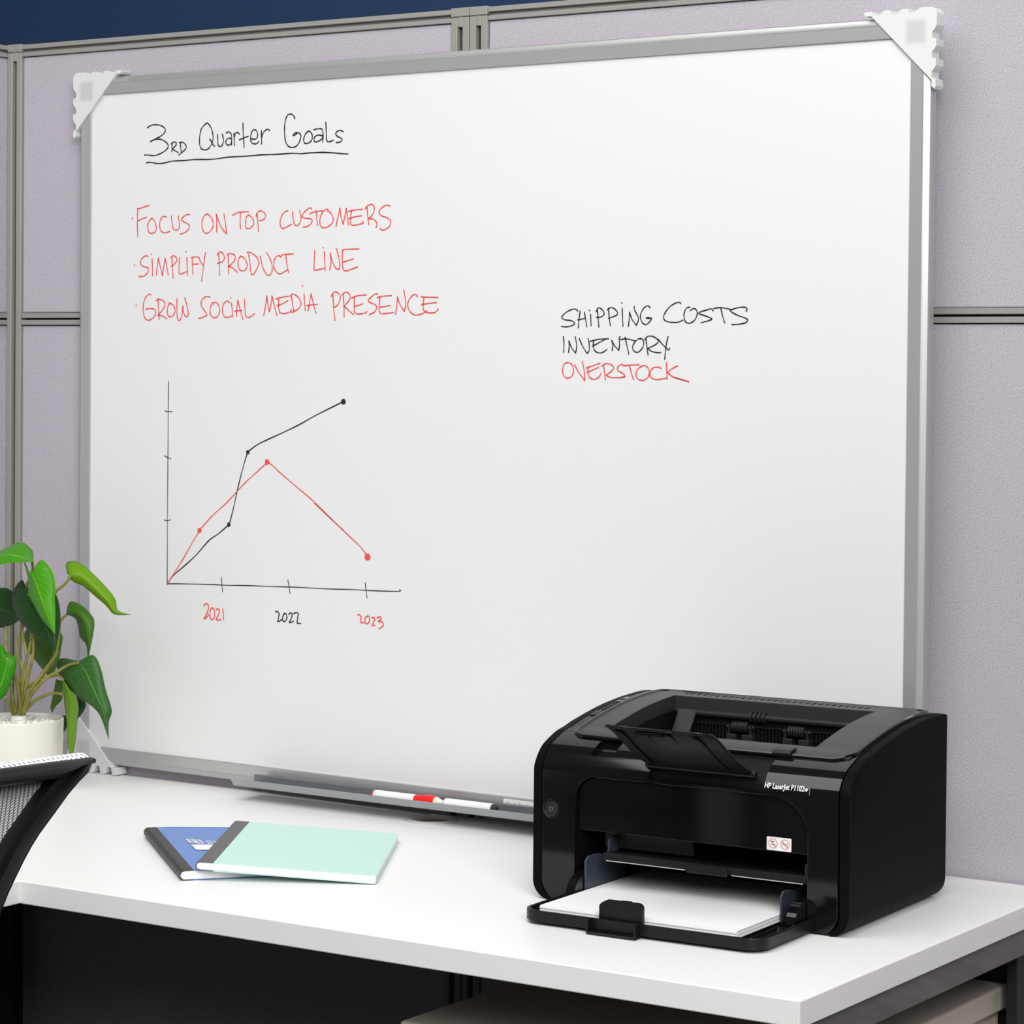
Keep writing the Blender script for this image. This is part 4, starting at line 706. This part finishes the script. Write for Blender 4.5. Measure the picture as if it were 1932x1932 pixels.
# inner door, sticker
bm = B(); prism(bm, [(AL + .0015, .0752), (AR - .0005, .0752), (AR - .0005, AT - .036)] + arc(AR - .040, AT - .036, .0395, 6, 90, 8, .0355) + arc(AL + .022, AT - .022, .0205, 90, 180, 6), 'y', .0050, .0085)
door = emit('inner_door', bm, 'gloss', PR, .0006, 2)
bm = B(); prism(bm, rrect(.2634, .2899, .0762, .0893, .0008, 3), 'y', .00485, .0050); stk = emit('warning_sticker', bm, 'white_plastic', PR)
for cx in (.2701, .2832):
    bm = B(); cz = .0830; ro, ri = .0049, .0043
    a0 = [2 * math.pi * k / 28 for k in range(28)]
    vo = [bm.verts.new((cx + ro * math.cos(a), .0047, cz + ro * math.sin(a))) for a in a0]; vi = [bm.verts.new((cx + ri * math.cos(a), .0047, cz + ri * math.sin(a))) for a in a0]
    for k in range(28): bm.faces.new((vo[k], vo[(k + 1) % 28], vi[(k + 1) % 28], vi[k]))
    q = .0045 * .7071; bm.faces.new([bm.verts.new(v) for v in ((cx - q - .0003, .00465, cz + q - .0003), (cx - q + .0003, .00465, cz + q + .0003), (cx + q + .0003, .00465, cz - q + .0003), (cx + q - .0003, .00465, cz - q - .0003))])
    emit('prohibition_sign', bm, 'sym_red', stk)
    bm = B()
    if cx < .275:
        box(bm, cx - .0028, cx + .0026, .00472, .0048, cz - .0016, cz - .0009); box(bm, cx - .0012, cx + .0020, .00472, .0048, cz + .0016, cz + .0023); box(bm, cx - .0003, cx + .0003, .00472, .0048, cz - .0009, cz + .0016)
    else:
        for k in range(7): disc(bm, cx - .0026 + .0009 * k, cz + .0012 * math.sin(k * 2.1), .0006, .00475, 8)
    emit('pictogram', bm, 'sym_grey', stk)
# bay interior
bm = B(); box(bm, AL, AR, .14, .144, .004, .13); box(bm, AL - .003, AL, .0046, .14, .004, .128); box(bm, AR, AR + .003, .0046, .14, .004, .128); box(bm, AL, AR, .0086, .14, .0745, .0780)
emit('bay_lining', bm, 'dark', PR)
bm = B(); box(bm, AL + .018, AR - .14, .030, .034, .055, .0745); emit('inner_plate', bm, 'mid_grey', PR, .001, 1)
bm = B(); box(bm, .0800, AR - .0015, .0040, .016, .0465, .0545); box(bm, .0780, AR - .002, .016, .12, .0500, .0525); box(bm, .176, .222, .0015, .006, .0445, .0535)
ft = emit('priority_feed_slot', bm, 'ribs', PR, .0012, 2)
bm = B(); prism(bm, [(.012, .0530), (.014, .066), (.019, .0690), (.040, .0690), (.060, .0630), (.080, .0530)], 'x', .0800, .0822); emit('feed_guide', bm, 'guide', ft, .0008, 1)
bm = B(); prism(bm, [(.008, .0530), (.008, .0650), (.040, .0650), (.060, .0530)], 'x', AR - .0062, AR - .0045); emit('feed_guide', bm, 'guide', ft, .0005, 1)
for a, b in ((.084, .174), (.226, AR - .006)):
    bm = B(); box(bm, a, b, .0036, .0050, .0462, .0470); emit('lit_edge_strip', bm, 'chrome', ft)  # pale strips painting the lit line along the slot's lower edge
# power button, model name
bm = B(); bmr = lathe(bm, [(.0098, 0), (.0098, .0010), (.0088, .0014), (.0079, .0004), (.0079, -.001)], 36)
for v in bm.verts: v.co = Vector((v.co.x + .0217, -v.co.z, v.co.y + .0941))
pb = emit('power_button', bm, 'satin', PR, smooth=True)
bm = B(); rg = lathe(bm, [(.0076, -.001), (.0076, .0008), (.0068, .0012), (.0004, .0010)], 36)
bm.faces.new(rg[-1])
for v in bm.verts: v.co = Vector((v.co.x + .0217, -v.co.z, v.co.y + .0941))
emit('button_face', bm, 'mid_grey', pb)
bm = B(); tube(bm, [(.0217 + .0022 * math.cos(math.radians(a)), -.0013, .0941 + .0022 * math.sin(math.radians(a))) for a in range(125, 416, 20)], .00025, 6); box(bm, .0215, .0219, -.0015, -.0012, .0943, .0967); emit('power_symbol', bm, 'sym_grey', pb)
tm = Matrix.Translation((.2622, -.0001, .1376)) @ Matrix.Rotation(math.radians(-24), 4, 'X') @ FRONT
nm_plate = text_mesh('model_name', 'HP LaserJet P1102w', .0077, 'text_white', PR, tm, .00005, .00012, .735)
bm = B(); prism(bm, [(-.0008, .1345), (-.0004, .1390), (.0024, .1440), (.0050, .1440), (.0008, .1345)], 'x', .3106, .3110); emit('name_plate_edge', bm, 'sym_grey', PR)
# control panel on the left top strip
def on_top(bm, x0, x1, y0, y1, h0=.0002, h1=.0008):
    prism(bm, [(y0, pz(y0) + h0), (y1, pz(y1) + h0), (y1, pz(y1) + h1), (y0, pz(y0) + h1)], 'x', x0, x1)
bm = B(); on_top(bm, .0110, .0218, .0935, .178, .0001, .0004); cp = emit('control_panel', bm, 'mid_grey', PR)
bm = B(); on_top(bm, .0113, .0215, .0945, .110, .0004, .0013); bt = emit('cancel_button', bm, 'mid_grey', PR, .0004, 2)
bm = B(); zt = pz(.102) + .0014
for s in (-1, 1): tube(bm, [(.0142, .0990, zt - .0004), (.0182, .1055, zt + .0010)] if s > 0 else [(.0182, .0990, zt - .0004), (.0142, .1055, zt + .0010)], .0003, 6)
emit('cross_symbol', bm, 'sym_dim', bt)
bm = B(); on_top(bm, .0113, .0215, .158, .176, .0004, .0015); bt = emit('wireless_button', bm, 'mid_grey', PR, .0004, 2)
bm = B(); on_top(bm, .0135, .0190, .163, .170, .0016, .0017); emit('wireless_symbol', bm, 'sym_grey', bt)
bm = B(); on_top(bm, .0113, .0217, .150, .1572, .0004, .0010); emit('indicator_window', bm, 'gloss', cp)
bm = B()
for y in (.116, .124, .132, .140): tube(bm, [(.0140, y, pz(y) + .0006), (.0165, y + .003, pz(y + .003) + .0007), (.0190, y, pz(y) + .0006)], .0005, 6)
emit('indicator_icon', bm, 'dark', cp)
# input tray
TX0, TX1, TY0 = .0520, .3150, -.1125
bm = B()
def tray_ring(x0, x1, y0, y1, r): return [(x1, y1)] + [(x0, y1)] + arc(x0 + r, y0 + r, r, 180, 270, 8) + arc(x1 - r, y0 + r, r, 270, 360, 8)
outl = tray_ring(TX0, TX1, TY0, .018, .020); inn = tray_ring(TX0 + .004, TX1 - .004, TY0 + .004, .018, .016)
for zz in ((.0030, .0140),):
    a = [bm.verts.new((x, y, zz[0])) for x, y in outl]; b = [bm.verts.new((x, y, zz[1])) for x, y in outl]; c = [bm.verts.new((x, y, zz[1])) for x, y in inn]; d = [bm.verts.new((x, y, .0070)) for x, y in inn]
    n = len(outl)
    for i in range(n):
        j = (i + 1) % n
        bm.faces.new((a[i], a[j], b[j], b[i])); bm.faces.new((b[i], b[j], c[j], c[i])); bm.faces.new((c[i], c[j], d[j], d[i]))
    bm.faces.new(a[::-1]); bm.faces.new(d)
x = TX0 + .025
while x < TX1 - .02:
    box(bm, x, x + .0012, TY0 + .004, -.03, .0068, .0095); x += .0165
it = emit('input_tray', bm, 'satin', PR, .0008, 2)
bm = B(); box(bm, .1330, .1870, -.1225, -.1110, .0004, .0026); box(bm, .1330, .1350, -.1225, -.1110, .0004, .0145); box(bm, .1850, .1870, -.1225, -.1110, .0004, .0145); box(bm, .1330, .1870, -.1120, -.1095, .0004, .0090)
emit('stop_housing', bm, 'satin', it, .0006, 1)
bm = B(); prism(bm, [(.1385, .0085), (.1860, .0085), (.1860, .0270)] + arc(.1860 - .005, .0270, .005, 0, 90, 4) + [(.173, .0320), (.172, .0326), (.162, .0326), (.161, .0320), (.1470, .0320), (.1410, .0290), (.1385, .0260)], 'y', -.1062, -.1012)
emit('paper_stop', bm, 'satin', it, .0007, 2)
bm = B(); cyl(bm, (.1370, -.1070, .0095), (.1850, -.1070, .0095), .0022, seg=12); emit('stop_axle', bm, 'satin', it)
bm = B(); prism(bm, [(-.006, .0090), (-.006, .046), (.000, .0500), (.020, .0500), (.032, .0465), (.044, .040), (.080, .0380), (.080, .0090)], 'x', .0640, .0662); emit('paper_guide', bm, 'guide', it, .001, 2)
bm = B(); prism(bm, [(-.010, .0090), (-.010, .0350), (-.005, .0395), (.004, .0395), (.060, .0300), (.060, .0090)], 'x', .2850, .2872); emit('paper_guide', bm, 'guide', it, .001, 2)
for xx in (TX0 + .002, TX1 - .016):
    bm = B(); prism(bm, [(-.026, .0120)] + arc(-.004, .0100, .022, 175, 92, 8)[::1] + [(.010, .0340), (.010, .0080), (-.020, .0060)], 'x', xx, xx + .010); emit('tray_arm', bm, 'gloss', it, .0012, 2)
# ------------------------------------------------------------------ paper in the tray
ps = thing('paper_stack', 'stack of white paper lying in open tray of the printer', 'paper', PR.location, math.radians(2))
bm = B()
nl = 5
for k in range(nl):
    z0 = .0098 + k * .0014; off = (.0008, -.0004, .0005, -.0007, .0)[k]
    box(bm, .0675 + off * .6, .2838 + off * .6, -.0985 + off, .125, z0, z0 + .0013)
emit('sheets', bm, 'paper', ps)

# ------------------------------------------------------------------ potted plant
PX, PY = .172, -.171
pp = thing('potted_plant', 'green artificial leafy plant in cream pot on the desk corner', 'plant', (PX, PY, DZ))
ploc = Vector((-PX, -PY, -DZ))
bm = B(); rg = lathe(bm, [(.0545, .0), (.0560, .002), (.0588, .088), (.0588, .0895), (.0582, .0902), (.0568, .0900), (.0562, .085), (.0560, .070)], 64)
bm.faces.new(rg[0][::-1]); bm.faces.new(rg[-1]); emit('pot', bm, 'pot', pp, smooth=False)
for pgn in bpy.data.objects['pot'].data.polygons: pgn.use_smooth = len(pgn.vertices) == 4
bm = B(); random.seed(3)
for i in range(70):
    a = random.random() * 6.283; r = math.sqrt(random.random()) * .050
    bm_s = bmesh.ops.create_icosphere(bm, subdivisions=2, radius=1)['verts']
    sc = Vector((random.uniform(.0052, .0082), random.uniform(.0045, .007), random.uniform(.0035, .0052))); rot = Euler((random.uniform(-.5, .5), random.uniform(-.5, .5), random.random() * 3.14)).to_matrix()
    for v in bm_s: v.co = rot @ Vector((v.co.x * sc.x, v.co.y * sc.y, v.co.z * sc.z)) + Vector((r * math.cos(a), r * math.sin(a), .0795 + random.uniform(0, .0065)))
emit('pebbles', bm, 'pebble', pp, smooth='all', kind='stuff')
bm = B(); rg = lathe(bm, [(.0108, .070), (.0106, .0905), (.0100, .0935), (.0060, .0935)], 28, .0015, 0); bm.faces.new(rg[-1]); emit('stem_collar', bm, 'pebble', pp, smooth=True)
def d3(s): return [Vector(tuple(int(v) * 1e-4 for v in q.split(','))) for q in s.split()]
for s in STEMS:
    pts = smooth_curve([q + ploc for q in d3(s)], 5); n = len(pts)
    bm = B(); tube(bm, pts, [.0017 + .0009 * (i / (n - 1)) for i in range(n)], 10); emit('stem', bm, 'stem', pp, smooth='all')
for c, m, l, r in LEAVES:
    Mi, Le, Ri = [smooth_curve([q + ploc for q in d3(s)], 4) for s in (m, l, r)]
    n = len(Mi); bm = B(); uvl = bm.loops.layers.uv.new('UVMap'); NU = 5; grid = []
    for i in range(n):
        row = []
        for j in range(-NU, NU + 1):
            t = abs(j) / NU; e = Le[i] if j < 0 else Ri[i]
            p = Mi[i].lerp(e, t); p = p + Vector((.55, -.83, 0)) * .10 * (Mi[i] - e).length * math.sin(math.pi * t)
            row.append(bm.verts.new(p))
        grid.append(row)
    for i in range(n - 1):
        for j in range(2 * NU):
            try: f = bm.faces.new((grid[i][j], grid[i][j + 1], grid[i + 1][j + 1], grid[i + 1][j]))
            except ValueError: continue
            for lp, (a, b) in zip(f.loops, ((i, j), (i, j + 1), (i + 1, j + 1), (i + 1, j))): lp[uvl].uv = (b / (2 * NU), a / (n - 1))
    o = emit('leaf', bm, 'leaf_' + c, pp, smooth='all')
    sd = o.modifiers.new('thick', 'SOLIDIFY'); sd.thickness = .0007; sd.offset = 0

# ------------------------------------------------------------------ office chair (faces the left partition, back to the camera)
CY = -1.135
ch = thing('office_chair', 'black mesh back office chair cut off by left edge of photo', 'chair', (.70, CY, 0))
cl = -ch.location
outer = [(-.8821, .9345), (-.8789, .9313), (-.8892, .9233), (-.902, .9161), (-.916, .9066), (-.9333, .8924), (-.9527, .8769), (-.9624, .8676), (-.9722, .8566), (-.9820, .8443), (-.9915, .8313), (-1.0005, .8165), (-1.010, .795), (-1.017, .76), (-1.022, .70), (-1.024, .60)]
inner = [(-.926, .9190), (-.9328, .9170), (-.9493, .9057), (-.9642, .8924), (-.9736, .8835), (-.9824, .8742), (-.9949, .8599), (-1.006, .842), (-1.016, .82), (-1.024, .79), (-1.034, .75), (-1.042, .70), (-1.044, .62)]
def mir(p): return (2 * CY - p[0], p[1])
XB = .95
bm = B()
topc = [(-.8821, .9345), (-.9177, .9352), (-.9577, .9372), (-.9966, .9386), (-1.06, .9398), (CY, .9402)]
out_full = topc[::-1][:-1] + outer
# frame as a strip between outer and inner outline, mirrored, with a rounded section
OUTZ = [(.9338, .8795), (.9313, .8789), (.9233, .8892), (.9161, .9020), (.9066, .9160), (.8924, .9333), (.8769, .9527), (.8676, .9624), (.8566, .9722), (.8443, .9820), (.8313, .9915), (.8165, 1.0005), (.795, 1.010), (.76, 1.017), (.70, 1.022), (.60, 1.024)]
def side_y(z):
    for (za, a), (zb2, b) in zip(OUTZ, OUTZ[1:]):
        if zb2 <= z: return a + (b - a) * (za - z) / (za - zb2)
    return OUTZ[-1][1]
def band_w(z): return .0245 + max(0, min(1, (z - .84) / .08)) * .0085
def frame_side(bm, sgn):
    secs = []
    zs = [.9322, .9313, .9300, .927, .9233, .9198, .9161, .911, .9066, .899, .8924, .885, .8769, .8676, .8566, .8443, .8313, .8165, .80, .78, .76, .73, .70, .66, .62, .60]
    for z in zs:
        yo = side_y(z); wd = band_w(z)
        k = min(1, (.9335 - z) / .010); sec = [(-.004, 0), (.001, .0), (.005, .03), (.0125, .27), (.0142, .36), (.0140, .43), (.0115, .48), (.004, .60), (.003, .97), (-.003, 1.0), (-.010, .95), (-.010, .25)]
        sec = [(x * (.35 + .65 * k), f) for x, f in sec]
        sec = [(x, min(1, f) * wd + (f if f < .01 else 0)) for x, f in sec]
        secs.append([bm.verts.new((XB + x, CY + sgn * ((-(yo + d)) - CY), z)) for x, d in sec])
    for s0, s1 in zip(secs, secs[1:]):
        for k in range(len(s0)): bm.faces.new((s0[k], s0[(k + 1) % len(s0)], s1[(k + 1) % len(s0)], s1[k]))
    bm.faces.new(secs[0]); bm.faces.new(secs[-1][::-1])
frame_side(bm, 1); frame_side(bm, -1)
# top bar
ys = [-.8821 + (2 * CY + 2 * .8821) * i / 30 for i in range(31)]
secs = []
for y in ys:
    u = abs(y - CY) / (abs(-.8821 - CY)); zt = .9390 - .0052 * u ** 2; zl = .9235 - .0105 * max(0, u - .4) ** 1.3
    if u > .8: zl = zl + (u - .8) / .2 * .012
    tp = 1 - max(0, u - .86) / .14 * .55
    h = zt - zl; c0 = zt - h * .45
    sec = [(-.010, zt - .0004), (0, zt), (.006, zt - .0008), (.0105, zt - .0030), (.0128, zt - .0062), (.0138, zt - h * .62), (.0118, zl + .0022), (.006, zl), (-.010, zl), (-.0125, zt - .005)]
    sec = [(x * tp, c0 + (z - c0) * (tp * .5 + .5)) for x, z in sec]
    secs.append([bm.verts.new((XB + x, y, z)) for x, z in sec])
for s0, s1 in zip(secs, secs[1:]):
    for k in range(len(s0)): bm.faces.new((s0[k], s0[(k + 1) % len(s0)], s1[(k + 1) % len(s0)], s1[k]))
bm.faces.new(secs[0]); bm.faces.new(secs[-1][::-1])
box(bm, XB - .008, XB + .012, CY - .115, CY + .115, .575, .625)
emit('back_frame', bm, 'chair_black', ch, loc=cl, smooth=True)
# white mesh: a sheet behind the opening, and its hem rolled over the top bar
bm = B(); rows = []
prof_y = inner
for t in range(25):
    z = .9260 - (.9260 - .615) * t / 24
    hw = None
    hw = -CY - side_y(z) - band_w(z) + .008
    rows.append([bm.verts.new((XB - .009 - .012 * (1 - (j / 10 - 1) ** 2), CY + hw * (j / 10 - 1), z)) for j in range(21)])
for a, b in zip(rows, rows[1:]):
    for j in range(20): bm.faces.new((a[j], a[j + 1], b[j + 1], b[j]))
emit('back_mesh', bm, 'weave', ch, loc=cl, smooth=True)
bm = B(); secs = []
for y in ys:
    u = abs(y - CY) / (abs(-.8821 - CY)); zt = .9390 - .0052 * u ** 2
    sec = [(.0010, zt - .0002), (.0005, zt + .0008), (-.003, zt + .0030), (-.008, zt + .0036), (-.014, zt + .001), (-.017, zt - .004), (-.0165, zt - .015), (-.0125, zt - .015), (-.012, zt - .002)]
    secs.append([bm.verts.new((XB + x, CY + (y - CY) * .982, z)) for x, z in sec])
for s0, s1 in zip(secs, secs[1:]):
    for k in range(len(s0)): bm.faces.new((s0[k], s0[(k + 1) % len(s0)], s1[(k + 1) % len(s0)], s1[k]))
bm.faces.new(secs[0]); bm.faces.new(secs[-1][::-1])
emit('mesh_hem', bm, 'wrap', ch, loc=cl, smooth=True)['label'] = 'white woven hem over the top bar'
# the rest of the chair
bm = B(); box(bm, .46, .92, CY - .23, CY + .23, .455, .51); emit('seat', bm, 'seat_fabric', ch, .02, 4, loc=cl)
bm = B(); tube(bm, smooth_curve([(.955, CY, .60), (.975, CY, .50), (.90, CY, .435), (.72, CY, .43)], 5), .018, 12); emit('back_support', bm, 'chair_black', ch, loc=cl, smooth=True)
for s in (-1, 1):
    y = CY + s * .262
    bm = B(); prism(bm, rrect(.58, .812, y - .034, y + .034, .028, 6), 'z', .640, .668); ar = emit('armrest', bm, 'mid_grey', ch, .008, 3, loc=cl)
    bm = B(); tube(bm, smooth_curve([(.70, y, .645), (.72, y, .56), (.72, y - s * .03, .47), (.70, CY + s * .15, .445)], 5), .014, 10); emit('arm_post', bm, 'chair_black', ar, smooth=True)
bm = B(); cyl(bm, (.69, CY, .13), (.69, CY, .44), .025); emit('gas_lift', bm, 'chair_black', ch, loc=cl)
for k in range(5):
    a = 2 * math.pi * k / 5 + .3; ex, ey = .69 + .29 * math.cos(a), CY + .29 * math.sin(a)
    bm = B(); tube(bm, [(.69, CY, .13), (.69 + .15 * math.cos(a), CY + .15 * math.sin(a), .115), (ex, ey, .075)], [.026, .020, .014], 10); lg = emit('base_leg', bm, 'chair_black', ch, loc=cl, smooth=True)
    bm = B(); cyl(bm, (ex - .012 * math.sin(a), ey + .012 * math.cos(a), .0285), (ex + .012 * math.sin(a), ey - .012 * math.cos(a), .0285), .028); emit('caster', bm, 'chair_black', lg)
